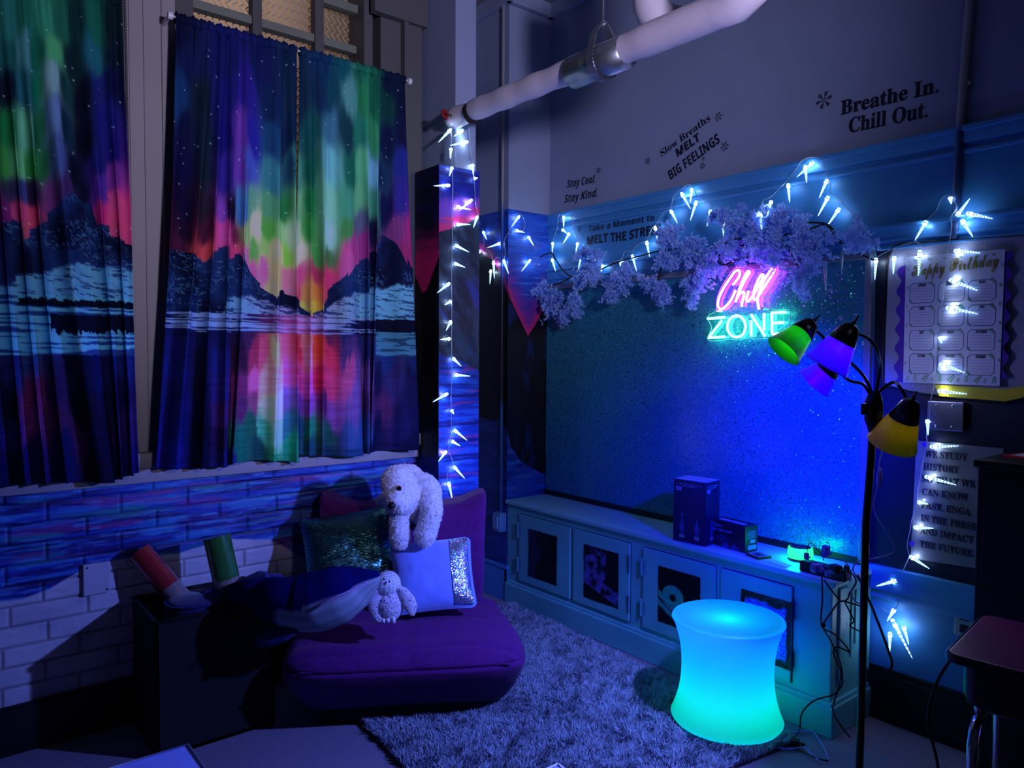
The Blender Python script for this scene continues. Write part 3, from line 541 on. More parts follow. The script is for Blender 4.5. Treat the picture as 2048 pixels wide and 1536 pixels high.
def picture(x, z, sky, ridge, snow, shore, left, stars=True):
    zr = np.interp(x, ridge[:, 0], ridge[:, 1]) + .006*(fbm(x*60, z*0, 3)-.5)
    zs_ = np.interp(x, snow[:, 0], snow[:, 1]) + .05*(fbm(x*40, z*14, 4)-.5)
    top, bot = shore[0][1], shore[1][1]
    base = idw(sky, x+.012*(fbm(x*9, z*2.5, 31)-.5), z+.20*(fbm(x*14, z*2, 32)-.5)); base = base*(.72+.56*fbm(x*55, z*1.2, 33))[..., None]
    g = np.random.default_rng(3+left); st = np.zeros(x.shape)
    for sx, sz, sr in zip(g.uniform(x.min(), x.max(), 80), g.uniform(zr.min(), z.max(), 80), g.uniform(.0011, .0024, 80)):
        st = np.maximum(st, np.exp(-((x-sx)**2+(z-sz)**2)/sr**2))
    base = mix(base, (.5, .7, .8), st*.8*stars)
    # mountains
    vein = np.abs(fbm(x*60+z*40, z*46-x*24, 6)-.5)*2
    m = mix(lin((8, 14, 44)), lin((22, 44, 92)), sstep(.3, .7, fbm(x*9, z*7, 7))); m = mix(m, lin((70, 120, 165)), .7*sstep(.10, .0, vein)*sstep(.40, .62, fbm(x*9, z*11, 8)))
    ctr = 0 if left else 1
    tint = np.exp(-((x-1.40)/.22)**2)*ctr
    sc = mix(lin((86, 150, 184)), lin((140, 130, 190)), tint); sc = mix(sc, lin((24, 40, 84)), sstep(.56, .66, fbm(x*14-z*50, z*130+x*30, 9))*.9)
    m = mix(m, sc, sstep(-.008, .008, zs_-z))
    col = mix(base, m, (z < zr)[...])
    # shore bands
    band = (z < top) & (z > bot)
    s = vnoise(x*4, z*190, 10); b = mix(lin((16, 18, 66)), lin((110, 140, 205)), sstep(.45, .6, s)); b = mix(b, lin((190, 90, 150)), .55*np.exp(-((x-1.38)/.12)**2)*ctr)
    if not left:
        far = sstep(1.78, 1.80, x)*ctr
        t2 = mix(mix(lin((58, 112, 136)), lin((30, 60, 84)), sstep(.52, .62, vnoise(x*14, z*150, 15))), lin((6, 10, 34)), ((z < shore[2][1]) & (z > shore[3][1])) | ((z < shore[4][1]+.01*fbm(x*60, z*0, 2)) & (z > shore[5][1]))); zlo = shore[6][1]
        col = mix(col, b, band & (far < .5)); col = mix(col, t2, (far > .5) & (z < top) & (z > zlo))
    else:
        jag = .02*(fbm(x*90, z*0, 2)-.5); wl = sstep(.05, .5, (x-x.min())/(x.max()-x.min()))
        t2 = mix(lin((84, 158, 188)), lin((30, 60, 110)), sstep(.5, .62, vnoise(x*5, z*120, 12)))
        t2 = mix(t2, lin((5, 10, 32)), (z < shore[2][1]+jag) & (z > shore[3][1]) & (x > .30)); t2 = mix(t2, lin((6, 10, 34)), (z < shore[4][1]+jag*.6) & (z > shore[5][1]+2*jag) & (x > .40))
        col = mix(col, t2, band)
    water = z < (bot if left else bot-.0)
    rip = .65+.7*fbm(x*9, z*120, 13); col = np.where((water & ~((x > 1.79) & (not left) & (z > shore[6][1])))[..., None], base*rip[..., None], col)
    return col

M_cloth = mat('printed_curtain_cloth', (255, 255, 255), .8, paint=True, spec=.15, bump=(220, .25, (1, 1, .25)))
_n = M_cloth.node_tree; _t = _n.nodes.new('ShaderNodeBsdfTranslucent'); _x = _n.nodes.new('ShaderNodeMixShader'); _x.inputs[0].default_value = .25
_at = [q for q in _n.nodes if q.type == 'ATTRIBUTE'][0]; _n.links.new(_at.outputs['Color'], _t.inputs[0])
_n.links.new(_n.nodes['Principled BSDF'].outputs[0], _x.inputs[1]); _n.links.new(_t.outputs[0], _x.inputs[2]); _n.links.new(_x.outputs[0], _n.nodes['Material Output'].inputs[0])
CLOTH_GAIN = 2.3
def curtain(name, label, top, bot, nfold, seed, pic, group, y0=3.29, pocket=True, nu=230, nv=420):
    """top: (xa, xb, z) of the rod line; bot: list of (x, z) along the hem"""
    u, v = np.meshgrid(np.linspace(0, 1, nu), np.linspace(0, 1, nv)); bot = np.array(bot)
    hx = np.interp(u, np.linspace(0, 1, len(bot)), bot[:, 0]); hz = np.interp(u, np.linspace(0, 1, len(bot)), bot[:, 1])
    tx = top[0]+(top[1]-top[0])*u; e = v**1.15
    x = tx*(1-e)+hx*e; z = top[2]*(1-v)+hz*v
    ph = nfold*(u+.05*np.sin(u*11+seed)+.02*np.sin(v*3+seed*2+u*5))
    A = .007+.020*sstep(.02, .5, v)*(.7+.6*vnoise(u*nfold*.7, v*0, seed))
    f = np.sin(2*math.pi*ph); f = np.sign(f)*np.abs(f)**.8
    y = y0 - A*f - .006*(fbm(u*60, v*3, seed+2)-.5)*(1-sstep(.0, .2, v))*4 + .004*(fbm(u*14, v*18, seed+5)-.5)
    xs_ = x + .012*sstep(.05, .5, v)*np.cos(2*math.pi*ph)
    z = z + .012*(1-sstep(0, .03, v))*np.sin(2*math.pi*nfold*2.2*u+seed)*.5
    P = np.stack([xs_, y, z], -1)
    xp = x + .014*sstep(.1, .5, v)*np.sign(np.cos(2*math.pi*ph))*.8
    col = pic(xp, z)*CLOTH_GAIN; hem = sstep(.004, .0, np.abs(v-.985))*.3; col = np.clip(col*(1-hem[..., None]), 0, .95)
    t = thing(name, label, 'curtain', (float(x.mean()), y0, float(top[2])), group)
    o = MB().grid(P).build('cloth', M_cloth, t, True, col.reshape(-1, 3)); sm = o.modifiers.new('thick', 'SOLIDIFY'); sm.thickness = .0025
    if pocket:  # gathered rod pocket with its little header frill
        n = 12; uu, aa = np.meshgrid(np.linspace(0, 1, nu), np.linspace(0, 2*math.pi, n)); rr = .019+.003*np.sin(uu*nfold*14+seed)+.002*np.sin(uu*nfold*31)
        px_ = top[0]+(top[1]-top[0])*uu; Pp = np.stack([px_, y0+.003-rr*np.cos(aa), top[2]+.004+rr*1.15*np.sin(aa)+.002*np.sin(uu*nfold*9)], -1)
        cc = np.clip(pic(px_, px_*0+top[2]-.03, False)*CLOTH_GAIN, 0, .95)
        MB().grid(Pp).build('rod_pocket', M_cloth, t, True, cc.reshape(-1, 3))
    return t
picR = lambda x, z, s=True: picture(x, z, SKY_R, RIDGE_R, SNOW_R, SHORE_R, 0, s)
picL = lambda x, z, s=True: picture(x, z, SKY_L, RIDGE_L, SNOW_L, SHORE_L, 1, s)
tR = [(0.863,3.275,2.930),(1.385,3.275,2.928),(1.392,3.275,2.928),(1.950,3.275,2.930)]
hR = [(0.769,1.066),(0.796,1.068),(0.925,1.056),(1.068,1.051),(1.068,1.069),(1.217,1.065),(1.396,1.040),(1.391,1.073),(1.531,1.057),(1.730,1.048),(1.735,1.065),(2.027,1.055)]
zt = (tR[0][2]+tR[3][2])/2
curtain('curtain', 'dark aurora curtain, left half of the pair over the right window, with pink lake reflection', (tR[0][0], tR[1][0]-.003, zt), hR[:7], 6.5, 2, picR, 'aurora curtains')
curtain('curtain', 'green aurora curtain, right half of the pair over the right window, beside the column', (tR[2][0]+.004, tR[3][0], zt), hR[7:], 5.5, 5, picR, 'aurora curtains')
tL = [(0.001,3.275,2.938),(0.641,3.275,3.009)]
hL = [(0.002,1.060),(0.231,1.052),(0.324,1.052),(0.454,1.046),(0.618,1.030),(0.628,1.039),(0.694,1.057)]
curtain('curtain', 'aurora curtain with a snowy peak over the left window, cut by the photo edge', (tL[0][0], tL[1][0]+.02, zt), hL, 8, 8, picL, 'aurora curtains')
rod = thing('curtain_rod', 'white curtain rod holding the pair of aurora curtains', 'curtain rod', (tR[0][0], 3.288, zt))
MB().tube([(tR[0][0]-.03, 3.288, zt+.004), (tR[3][0]+.035, 3.288, zt+.004)], .005, 12).build('rod', M_white, rod, True)
for xx_ in (tR[0][0]-.022, tR[3][0]+.027):
    b = MB(); b.box((xx_, 3.37, zt+.004), (.012, .19, .02), None, .003); b.tube([(xx_-.009, 3.288, zt+.004), (xx_+.009, 3.288, zt+.004)], .015, 12); b.build('bracket', M_white, rod)
# bead chain of the roller shade
bc = [(0.695,3.380,2.997),(0.697,3.380,2.746),(0.698,3.380,2.383),(0.699,3.380,1.933),(0.702,3.380,1.436),(0.711,3.380,1.248),(0.722,3.380,1.098)]
ch = thing('bead_chain', 'grey bead chain hanging beside the left curtain', 'bead chain', bc[0])
mb = MB(); sp_ = spline(bc, 8); mb.tube(sp_, .0022, 6)
for k in range(3): mb.tube([Vector(p)+Vector((-.006*k, .004, 0)) for p in sp_[:40-k*3]], .0016, 5)
mb.build('cord', mat('chain_cord', (60, 60, 66), .5, noise=(40, .2)), ch)
mb = MB(); L = 0
for a, b in zip(sp_[:-1], sp_[1:]):
    n_ = max(1, int((b-a).length/.009))
    for k in range(n_): mb.sphere(a.lerp(b, k/n_), .0034, 6, 4)
mb.build('beads', mat('bead_plastic', (130, 128, 134), .4, noise=(40, .1)), ch, True)

# ------------------------------------------------------------------ glitter board
gb = thing('glitter_board', 'large board covered in teal holographic glitter fabric above the blue cabinet', 'board', (3.19, 2.55, .66))
y0, y1, z0, z1 = 1.52, 3.585, .675, 1.968
nu, nv = 160, 100
ys, zs = np.meshgrid(np.linspace(y1, y0, nu), np.linspace(z0, z1, nv))
wr_ = .004*(fbm(ys*5, zs*4, 91)-.5)+.002*(fbm(ys*20, zs*14, 92)-.5)
M_seq = sequin_mat('holographic_sequin_fabric', (50, 130, 160), 200, rough=.2, tilt=1.0, metal=.35, rainbow=.05, frac=.12)
MB().grid(np.stack([3.184+wr_, ys, zs], -1)).build('fabric', M_seq, gb, True)
MB().span((3.188, y0, z0), (3.196, y1, z1)).build('backing', M_blackp, gb)
fr = MB()
fr.span((3.166, y0-.028, z0-.02), (3.202, y0, z1+.03), .003); fr.span((3.166, y0, z1), (3.202, y1, z1+.03), .003)
fr.build('frame', mat('frame_paint', (120, 128, 150), .4, .2, noise=(10, .08)), gb)
MB().span((3.172, y0, z0-.03), (3.202, y1, z0), .003).build('bottom_rail', mat('dark_rail', (20, 24, 34), .4, noise=(10, .1)), gb)

# ------------------------------------------------------------------ blue cabinet
FX = 2.869; YL, YR = 3.588, 1.477; ZT = .62
M_cab = mat('cabinet_blue_paint', (100, 182, 190), .42, noise=(3, .12), bump=(26, .35, (1, 1, 4)))
M_top = mat('worktop_blue_paint', (130, 196, 206), .4, noise=(3, .1), bump=(20, .3, (3, 1, 1)))
M_gap = mat('cabinet_gap', (10, 20, 30), .8, noise=(5, .1))
cab = thing('cabinet', 'long low blue cabinet with four doors and sequin patches under the glitter board', 'cabinet', (3.02, 2.53, 0))
b = MB(); b.span((FX, YR, .0), (3.20, YL, ZT), .004); b.build('body', M_cab, cab)
b = MB(); b.span((FX-.022, YR-.022, 0), (FX+.01, YL, .125), .006); b.span((FX-.012, YR-.012, .12), (FX+.01, YL, .142), .006)
b.span((FX, YR-.022, 0), (3.20, YR+.01, .125), .006); b.span((FX, YR-.012, .12), (3.20, YR+.01, .142), .006); b.build('plinth', M_cab, cab)
b = MB(); b.span((2.92, YR-.008, .20), (2.99, YR+.01, .60), .006); b.span((3.11, YR-.008, .20), (3.19, YR+.01, .60), .006)
for k in range(3): b.span((2.99+.035*k, YR-.006, .24+.05*k), (2.998+.035*k, YR+.004, .57), .002)
b.build('end_moulding', M_cab, cab)
bx_ = [(2.869,3.459,0.583),(2.869,3.006,0.589),(2.869,2.978,0.589),(2.869,2.559,0.593),(2.869,2.468,0.591),(2.869,2.033,0.591),(2.869,2.001,0.589),(2.869,1.647,0.588)]
PAT = [[(2.862,3.365,0.503),(2.862,3.110,0.505),(2.862,3.111,0.215),(2.862,3.362,0.219)], [(2.862,2.887,0.506),(2.862,2.633,0.510),(2.862,2.629,0.218),(2.862,2.889,0.208)], [(2.862,2.366,0.504),(2.862,2.112,0.508),(2.862,2.108,0.241),(2.862,2.361,0.213)], [(2.862,1.894,0.504),(2.862,1.646,0.515),(2.862,1.649,0.230),(2.862,1.887,0.207)]]
PCOL = [((8, 8, 26), None), ((14, 12, 44), None), ((14, 16, 40), None), ((20, 30, 170), None)]
M_hinge = mat('painted_hinge', (100, 160, 184), .4, .3, noise=(20, .1)); M_dhinge = mat('dark_hinge', (26, 44, 70), .45, .3, noise=(20, .1))
def sequin_patch(quad, seed, door):
    Q = np.array(quad); yA, yB = (Q[0][1]+Q[3][1])/2, (Q[1][1]+Q[2][1])/2; zA, zB = (Q[0][2]+Q[1][2])/2, (Q[2][2]+Q[3][2])/2
    n = 80; ys, zs = np.meshgrid(np.linspace(yA, yB, n), np.linspace(zB, zA, n)); uu = (ys-yA)/(yB-yA); vv = (zs-zB)/(zA-zB)
    dark = lin((6, 6, 20)); c = np.ones(ys.shape+(3,))*dark
    if seed == 0: msk = sstep(.5, .45, np.abs(uu-.18+.1*np.sin(vv*9))*3)*.35; c = mix(c, lin((30, 30, 120)), msk)
    if seed == 1: msk = sstep(.36, .30, np.hypot(uu-.35, (vv-.68)*.9)) + sstep(.5, .44, np.abs(vv-.30+.25*(uu-.4))*4); c = mix(c, lin((90, 60, 190)), np.clip(msk, 0, 1)*sstep(.3, .6, fbm(uu*9, vv*9, 3)))
    if seed == 2: msk = np.maximum(sstep(.11, .07, np.abs(np.hypot(uu-.36, (vv-.50)*1.2)-.17)), np.maximum(sstep(.07, .04, np.abs(vv-.36+.55*(uu-.3))), sstep(.07, .04, np.abs(vv-.26+.5*(uu-.2))))*(uu < .55)); c = mix(c, lin((60, 190, 170)), msk)
    if seed == 3:
        edge = np.minimum(np.minimum(uu, 1-uu)*1.3, np.minimum(vv, 1-vv)) + .10*(fbm(uu*8, vv*8, 4)-.5) - .25*np.maximum(0, .18-np.abs(uu-.68))*(vv > .6)
        c = mix(c, lin((40, 60, 235)), sstep(.09, .13, edge))
    w_ = .004*(fbm(uu*3, vv*3, seed)-.5)
    jag = .006*(fbm(vv*20, uu*0, seed+5)-.5)*(np.abs(uu-.5) > .49)
    P = np.stack([FX-.0145+w_, ys+jag, zs], -1)
    MB().grid(P).build('sequin_panel', sequin_mat('door_sequin_%s' % 'abcd'[seed], (255, 255, 255), 330, rough=.3, tilt=1.0, metal=.7, rainbow=.12, paint=True, frac=.6), door, True, c.reshape(-1, 3))
for k in range(4):
    ya, yb = bx_[2*k][1], bx_[2*k+1][1]; zt_, zb_ = .575, .165
    d = MB(); d.span((FX-.012, yb, zb_), (FX+.003, ya, zt_), .004)
    dr = d.build('door', M_cab, cab)
    g = MB(); e = .004
    for (a_, b2, c2, d2) in ((ya, ya+e, zb_, zt_), (yb-e, yb, zb_, zt_), (yb, ya, zt_, zt_+e), (yb, ya, zb_-e, zb_)): g.span((FX-.0008, a_, c2), (FX+.002, b2, d2))
    g.build('reveal', M_gap, dr)
    hy_ = ya+.006 if k in (0, 2) else yb-.006
    for hz_ in (.475, .265):
        h = MB(); h.tube([(FX-.016, hy_, hz_-.038), (FX-.016, hy_, hz_+.038)], .0055, 10); h.box((FX-.011, hy_+(-.014 if k in (0, 2) else .014), hz_), (.003, .03, .07), None, .001)
        h.sphere((FX-.016, hy_, hz_+.04), .0065, 8, 6); h.sphere((FX-.016, hy_, hz_-.04), .0065, 8, 6)
        h.build('hinge', M_dhinge if k == 3 else M_hinge, dr)
    sequin_patch(PAT[k], k, dr)
b = MB(); b.span((FX-.02, YR-.02, ZT), (3.202, YL, .645), .006)
tag(b.build('worktop', M_top), 'continuous blue painted worktop running along the top of the low cabinet', 'worktop')

# ------------------------------------------------------------------ things on the worktop
WZ = .645
M_navybox = mat('navy_printed_card', (16, 16, 66), .35, noise=(8, .2)); M_print = mat('pale_print', (150, 150, 190), .5, noise=(30, .1)); M_dimprint = mat('dim_print', (66, 66, 120), .5, noise=(40, .3)); M_cream = mat('cream_print', (150, 140, 140), .5, noise=(40, .2))
def oriented(corner_l, corner_f, corner_r):
    """left, front and right bottom corners of a carton on the worktop, in metres"""
    l, f, r_ = [np.array(p) for p in (corner_l, corner_f, corner_r)]; e1 = l-f; e2 = r_-f; return f, e1, e2
# tall lava-lamp carton
bl = [(2.877,2.294,0.645),(2.892,2.115,0.645),(3.062,2.114,0.645)]
f = np.array(bl[1]); e1 = np.array(bl[0])-f; w1 = np.linalg.norm(e1); e1 /= w1; e2 = np.array([-e1[1], e1[0], 0]); e2 = e2 if e2[0] > 0 else -e2; w2 = .125
H1 = .305; zc = np.array([0, 0, 1.])
tb = thing('lamp_carton', 'tall navy carton printed with two lava lamps standing against the glitter board', 'box', tuple(f+e1*w1/2+e2*w2/2))
rot = Matrix((Vector(e1), Vector(e2), Vector((0, 0, 1)))).transposed()
MB().box(f+e1*w1/2+e2*w2/2+zc*H1/2, (w1, w2, H1), rot, .003).build('carton', M_navybox, tb)
MB().box(f+e1*w1/2+e2*w2/2+zc*(H1+.001), (w1-.004, w2-.004, .002), rot).build('lid', mat('pale_lid', (150, 160, 215), .4, noise=(8, .05)), tb)
MB().box(f+e1*w1/2+e2*w2/2+zc*(H1+.0024), (w1-.02, .003, .001), rot).build('tape_line', M_dimprint, tb)
def on_face(u, v, face): return (f+e1*(w1*(1-u))+zc*(v*H1)) if face == 0 else (f+e2*(w2*u)+zc*(v*H1))
n0 = -np.array(e2); n1 = -np.array(e1)
for face, nn, ew, W in ((0, n0, -e1, w1), (1, n1, e2, w2)):
    o_ = on_face(0, 0, face)+nn*.0004; pr = MB(); lo = MB()
    q = lambda u, v: o_+ew*(u*W)+zc*(v*H1)
    for (u0, u1, vv) in ((.12, .88, .925), (.28, .72, .895)):
        for k in range(22):
            ua = u0+(u1-u0)*k/22; 
            if RNG.random() < .85: pr.prism([(0, 0), (W*(u1-u0)/22*.7, 0), (W*(u1-u0)/22*.7, .0035), (0, .0035)], q(ua, vv), ew, zc, .0004)
    pr.build('fine_print', M_print, tb); pr = MB()
    pr.prism([(0, 0), (.030, 0), (.030, .019), (0, .019)], q(.08, .825), ew, zc, .0004)
    for k, (du, dv) in enumerate(((.005, .004), (.013, .004), (.019, .005))): lo.prism([(0, 0), (.004, .001), (.006, .010), (.002, .011)], q(.08, .825)+ew*du+zc*dv+nn*.0004, ew, zc, .0004)
    lg_ = pr.build('logo_patch', M_print, tb); lo.build('logo_marks', M_dimprint, lg_)
    for cu, gl in ((.28, 1), (.74, 0)) if face == 0 else ((.45, 0),):
        body = [(-.010, .028), (-.014, .055), (-.007, .078), (-.004, .10), (.004, .10), (.007, .078), (.014, .055), (.010, .028)]
        dp = MB(); cp = MB(); dp.prism(body, q(cu, .06), ew, zc, .0003); cp.prism([(-.015, .004), (.015, .004), (.013, .022), (-.013, .022)], q(cu, .06), ew, zc, .0004)
        for k in range(26): 
            a_ = RNG.uniform(0, 6.28); r_ = RNG.uniform(.014, .03); dp.prism([(0, 0), (.0018, 0), (.0018, .0018), (0, .0018)], q(cu, .06)+ew*r_*math.cos(a_)+zc*(.05+r_*math.sin(a_)), ew, zc, .0004)
        lpic = dp.build('lamp_picture', M_dimprint, tb); cp.build('lamp_base_picture', M_cream, lpic)
        if gl: MB().prism([(-.008, .0), (.008, 0), (.005, .02), (0, .014), (-.005, .02)], q(cu, .42), ew, zc, .0003).build('glow_picture', M_dimprint, tb)
# star projector carton
bl = [(2.965,2.129,0.645),(2.942,1.932,0.645),(3.098,1.956,0.645)]
f = np.array(bl[1]); e1 = np.array(bl[0])-f; w1 = np.linalg.norm(e1); e1 /= w1; e2 = np.array([-e1[1], e1[0], 0]); e2 = e2 if e2[0] > 0 else -e2; w2 = .085; H1 = .125
tb = thing('projector_carton', 'small black star projector carton with a mountain picture beside the tall navy carton', 'box', tuple(f+e1*w1/2+e2*w2/2))
rot = Matrix((Vector(e1), Vector(e2), Vector((0, 0, 1)))).transposed()
MB().box(f+e1*w1/2+e2*w2/2+zc*H1/2, (w1, w2, H1), rot, .002).build('carton', mat('dark_card', (14, 16, 44), .35, noise=(14, .5)), tb)
n0 = -e2; o_ = f+e1*w1+n0*.0004; ew = -e1; tx = MB(); q = lambda u, v: o_+ew*(u*w1)+zc*(v*H1)
text_on(tx, 'Star', q(.04, .76), q(.33, .76), .013, normal=n0, bold=.01); text_on(tx, 'projector', q(.04, .60), q(.62, .60), .013, normal=n0, bold=.01); tx.build('lettering', M_print, tb)
mt_ = MB(); 
for pts in ([(.28, .02), (.36, .16), (.42, .22), (.48, .20), (.54, .08), (.55, .02)], [(.58, .02), (.62, .16), (.68, .24), (.74, .16), (.82, .10), (.84, .02)]): mt_.prism([(a_*w1, b_*H1) for a_, b_ in pts], o_, ew, zc, .0003)
mt_.build('mountain_picture', M_dimprint, tb)
dk = MB(); dk.prism([(w1*a_, H1*b_) for a_, b_ in ((.10, .36), (.30, .52), (.5, .42), (.58, .26), (.3, .16), (.14, .20))], o_, ew, zc, .0002); dk.build('night_sky_picture', mat('teal_print', (20, 44, 74), .5, noise=(30, .5)), tb)
lb = MB(); n1 = -e1; o1 = f+n1*.0004
for (a_, b_, c_, d_) in ((.22, .10, .9, .26), (.4, .34, .8, .46)): lb.prism([(w2*a_, H1*b_), (w2*c_, H1*b_), (w2*c_, H1*d_), (w2*a_, H1*d_)], o1, e2, zc, .0004)
for k in range(6): lb.prism([(w2*.2, H1*(.52+.05*k)), (w2*(.9-.1*(k % 2)), H1*(.52+.05*k)), (w2*(.9-.1*(k % 2)), H1*(.535+.05*k)), (w2*.2, H1*(.535+.05*k))], o1, e2, zc, .0004)
lb.build('side_label', mat('label_white', (120, 140, 190), .5, noise=(40, .1)), tb)
sl = MB()
for a_, b_ in ((.12, .48), (.52, .88)): sl.box(f+e1*(w1*(1-(a_+b_)/2))+e2*.03+zc*(H1+.0006), ((b_-a_)*w1, .022, .001), rot)
sl.build('top_label', mat('label_blue', (150, 160, 230), .5, noise=(40, .1)), tb)
# drink coaster / framed tile and paper
cq = np.array([(2.918,1.895,0.650),(2.894,1.821,0.650),(2.968,1.825,0.650),(2.989,1.905,0.650)]); cc_ = cq.mean(0); d_ = cq[1]-cq[0]; d_ /= np.linalg.norm(d_); rot = Matrix((Vector(d_), Vector((-d_[1], d_[0], 0)), Vector((0, 0, 1)))).transposed()
t = thing('framed_tile', 'small dark edged square tile with pale picture lying beside the star projector carton', 'tile', tuple(cc_))
MB().box((cc_[0], cc_[1], WZ+.005), (.085, .075, .010), rot, .002).build('base', M_blackp, t)
MB().box((cc_[0], cc_[1], WZ+.0105), (.07, .06, .001), rot).build('pale_border', M_print, t); MB().box((cc_[0], cc_[1], WZ+.0115), (.05, .040, .001), rot).build('picture', M_navybox, t)
MB().box((cc_[0]+.003, cc_[1]-.004, WZ+.0125), (.025, .020, .001), rot).build('picture_detail', M_dimprint, t)
pq = np.array([(2.895,1.787,0.646),(2.884,1.690,0.646),(2.940,1.694,0.646),(2.954,1.792,0.646)]).tolist()
tag(MB().add([(x_, y_, WZ+.0005) for x_, y_, _ in pq]+[(x_, y_, WZ+.0015) for x_, y_, _ in pq], [(0, 1, 2, 3)[::-1], (4, 5, 6, 7)]+[(i, (i+1) % 4, 4+(i+1) % 4, 4+i) for i in range(4)]).build('paper_slip', mat('paper', (150, 160, 220), .7, noise=(30, .05))), 'flat paper slip lying on the worktop in front of the green speaker', 'paper')
# green glowing speaker
sc = [(3.031,1.707,0.645)][0]
sk = thing('smart_speaker', 'round speaker with green glowing ring on the worktop', 'speaker', (sc[0], sc[1], WZ)); sc = (sc[0]+.015, sc[1]+.012)
M4 = Matrix.Translation((sc[0], sc[1], WZ))
MB().lathe([(.0, .0), (.047, .0), (.05, .006), (.051, .012)], 40, M4).build('base', M_blackp, sk, True)
MB().lathe([(.051, .012), (.0535, .03), (.052, .048), (.050, .056), (.046, .058)], 40, M4).build('light_ring', mat('green_light_ring', (60, 255, 120), .3, emit=(8, 255, 36), estr=13, noise=(10, .03)), sk, True)
MB().lathe([(.046, .058), (.044, .054), (.0, .053)], 40, M4).build('top', mat('speaker_top', (24, 50, 60), .5, noise=(60, .2)), sk, True)

# ------------------------------------------------------------------ shaggy rug
rg0 = thing('shag_rug', 'grey lavender shag rug in front of the blue cabinet', 'rug', (2.1, 2.4, 0))
rc = np.array([(1.44, 3.00), (1.33, 1.72), (2.70, 1.53), (2.815, 3.50)])   # corners
def rug_pt(u, v): return (rc[0]*(1-u)*(1-v)+rc[3]*u*(1-v)+rc[1]*(1-u)*v+rc[2]*u*v)
b = MB(); P8 = [tuple(p)+(.002,) for p in rc]+[tuple(p)+(.014,) for p in rc]
b.add(P8, [(0, 1, 2, 3), (7, 6, 5, 4), (0, 4, 5, 1), (1, 5, 6, 2), (2, 6, 7, 3), (3, 7, 4, 0)])
b.build('backing', mat('rug_backing', (70, 66, 84), .95, noise=(50, .2)), rg0)
N = 105000; U, Vv = RNG.random(N), RNG.random(N); 
base = np.stack([rc[0][i]*(1-U)*(1-Vv)+rc[3][i]*U*(1-Vv)+rc[1][i]*(1-U)*Vv+rc[2][i]*U*Vv for i in (0, 1)], -1)
ang = 6.283*fbm(base[:, 0]*14, base[:, 1]*14, 5)*2+RNG.normal(0, .7, N); lean = np.clip(RNG.normal(.017, .009, N), 0, .04); hgt = .020+.022*fbm(base[:, 0]*30, base[:, 1]*30, 6)+RNG.normal(0, .004, N); w_ = RNG.uniform(.0016, .0032, N)
pa = RNG.random(N)*6.283; dx = np.stack([np.cos(pa)*w_, np.sin(pa)*w_, np.zeros(N)], -1); B3 = np.concatenate([base, np.full((N, 1), .008)], 1); dr = np.stack([np.cos(ang)*lean, np.sin(ang)*lean, np.zeros(N)], -1)
mid = B3+dr*.4; mid[:, 2] += hgt*.65; tip = B3+dr; tip[:, 2] += hgt
V = np.stack([B3-dx, B3+dx, mid+dx*.9, tip+dx*.2, mid-dx*.9], 1).reshape(-1, 3)
me = bpy.data.meshes.new('pile'); nf = N*2; me.vertices.add(len(V)); me.vertices.foreach_set('co', (V-np.array([2.1, 2.4, 0])).astype(np.float32).ravel())
k5 = (np.arange(N)*5)[:, None]; loops = np.concatenate([k5+np.array([[0, 1, 2, 4]]), k5+np.array([[4, 2, 3]])], 1).ravel()
me.loops.add(len(loops)); me.loops.foreach_set('vertex_index', loops.astype(np.int32)); me.polygons.add(nf)
tot = np.tile([4, 3], N); st_ = np.concatenate([[0], np.cumsum(tot)[:-1]]); me.polygons.foreach_set('loop_start', st_.astype(np.int32)); me.update(calc_edges=True); me.validate()
pile = put('pile', me, mat('shag_pile', (156, 166, 186), .9, noise=(30, .25)), rg0); pile['kind'] = 'stuff'

# ------------------------------------------------------------------ purple floor sofa
W_ = np.array([.85, -.527, 0]); D_ = np.array([.527, .85, 0]); O_ = np.array([1.50, 2.525, 0]); Z_ = np.array([0, 0, 1.])
def sofa_w(P): return O_+P[:, :1]*W_+P[:, 1:2]*D_+P[:, 2:3]*Z_
sofa = thing('floor_sofa', 'low purple quilted floor sofa set across the corner on the rug', 'sofa', tuple(O_+D_*.4))
M_sofa = mat('purple_fabric', (88, 6, 104), .9, sheen=.05, noise=(40, .15), bump=(90, .5, (1, 1, 3)))
def seat_def(S, P):
    x, y, z = P[:, 0], P[:, 1], P[:, 2]; top = sstep(.2, .9, S[:, 2]); P = P.copy()
    P[:, 0] = x*(1+.03*(1-((z)/.16)**2)+.16*sstep(.30, -.40, y)*sstep(-.17, .08, z)-.03); fr_ = sstep(-.3, -1, S[:, 1])
    for yy_ in (-.30, -.14, .02, .18): P[:, 2] -= .011*np.exp(-((y-yy_-.012*np.sin(x*9))/.012)**2)*top
    P[:, 2] += top*(.006*np.sin(y*38)+.010*(fbm(x*4, y*14, 5)-.5)+.007*(fbm(x*25, y*9, 6)-.5))
    P[:, 2] -= top*.008*np.exp(-(x/.010)**2)
    P[:, 1] += fr_*(.010*np.exp(-((z-.085)/.010)**2)+.15*sstep(.08, -.19, z)); P[:, 1] += fr_*.012*(fbm(x*30, z*5, 7)-.5)*sstep(.0, .1, z)
    P[:, 0] += .012*(fbm(y*20, z*14, 8)-.5)*np.sign(x)
    P[:, 2] += .02*np.exp(-((np.abs(x)-.42)/.05)**2)*top*0; P[:, 2] -= top*.03*sstep(.05, -.36, y)**2
    return P
V, F = soft_box(.455, .36, .180, 5.5, 44, seat_def); V[:, 1] += .36; V[:, 2] += .205
MB().add(sofa_w(V), F).build('seat_cushion', M_sofa, sofa, True)
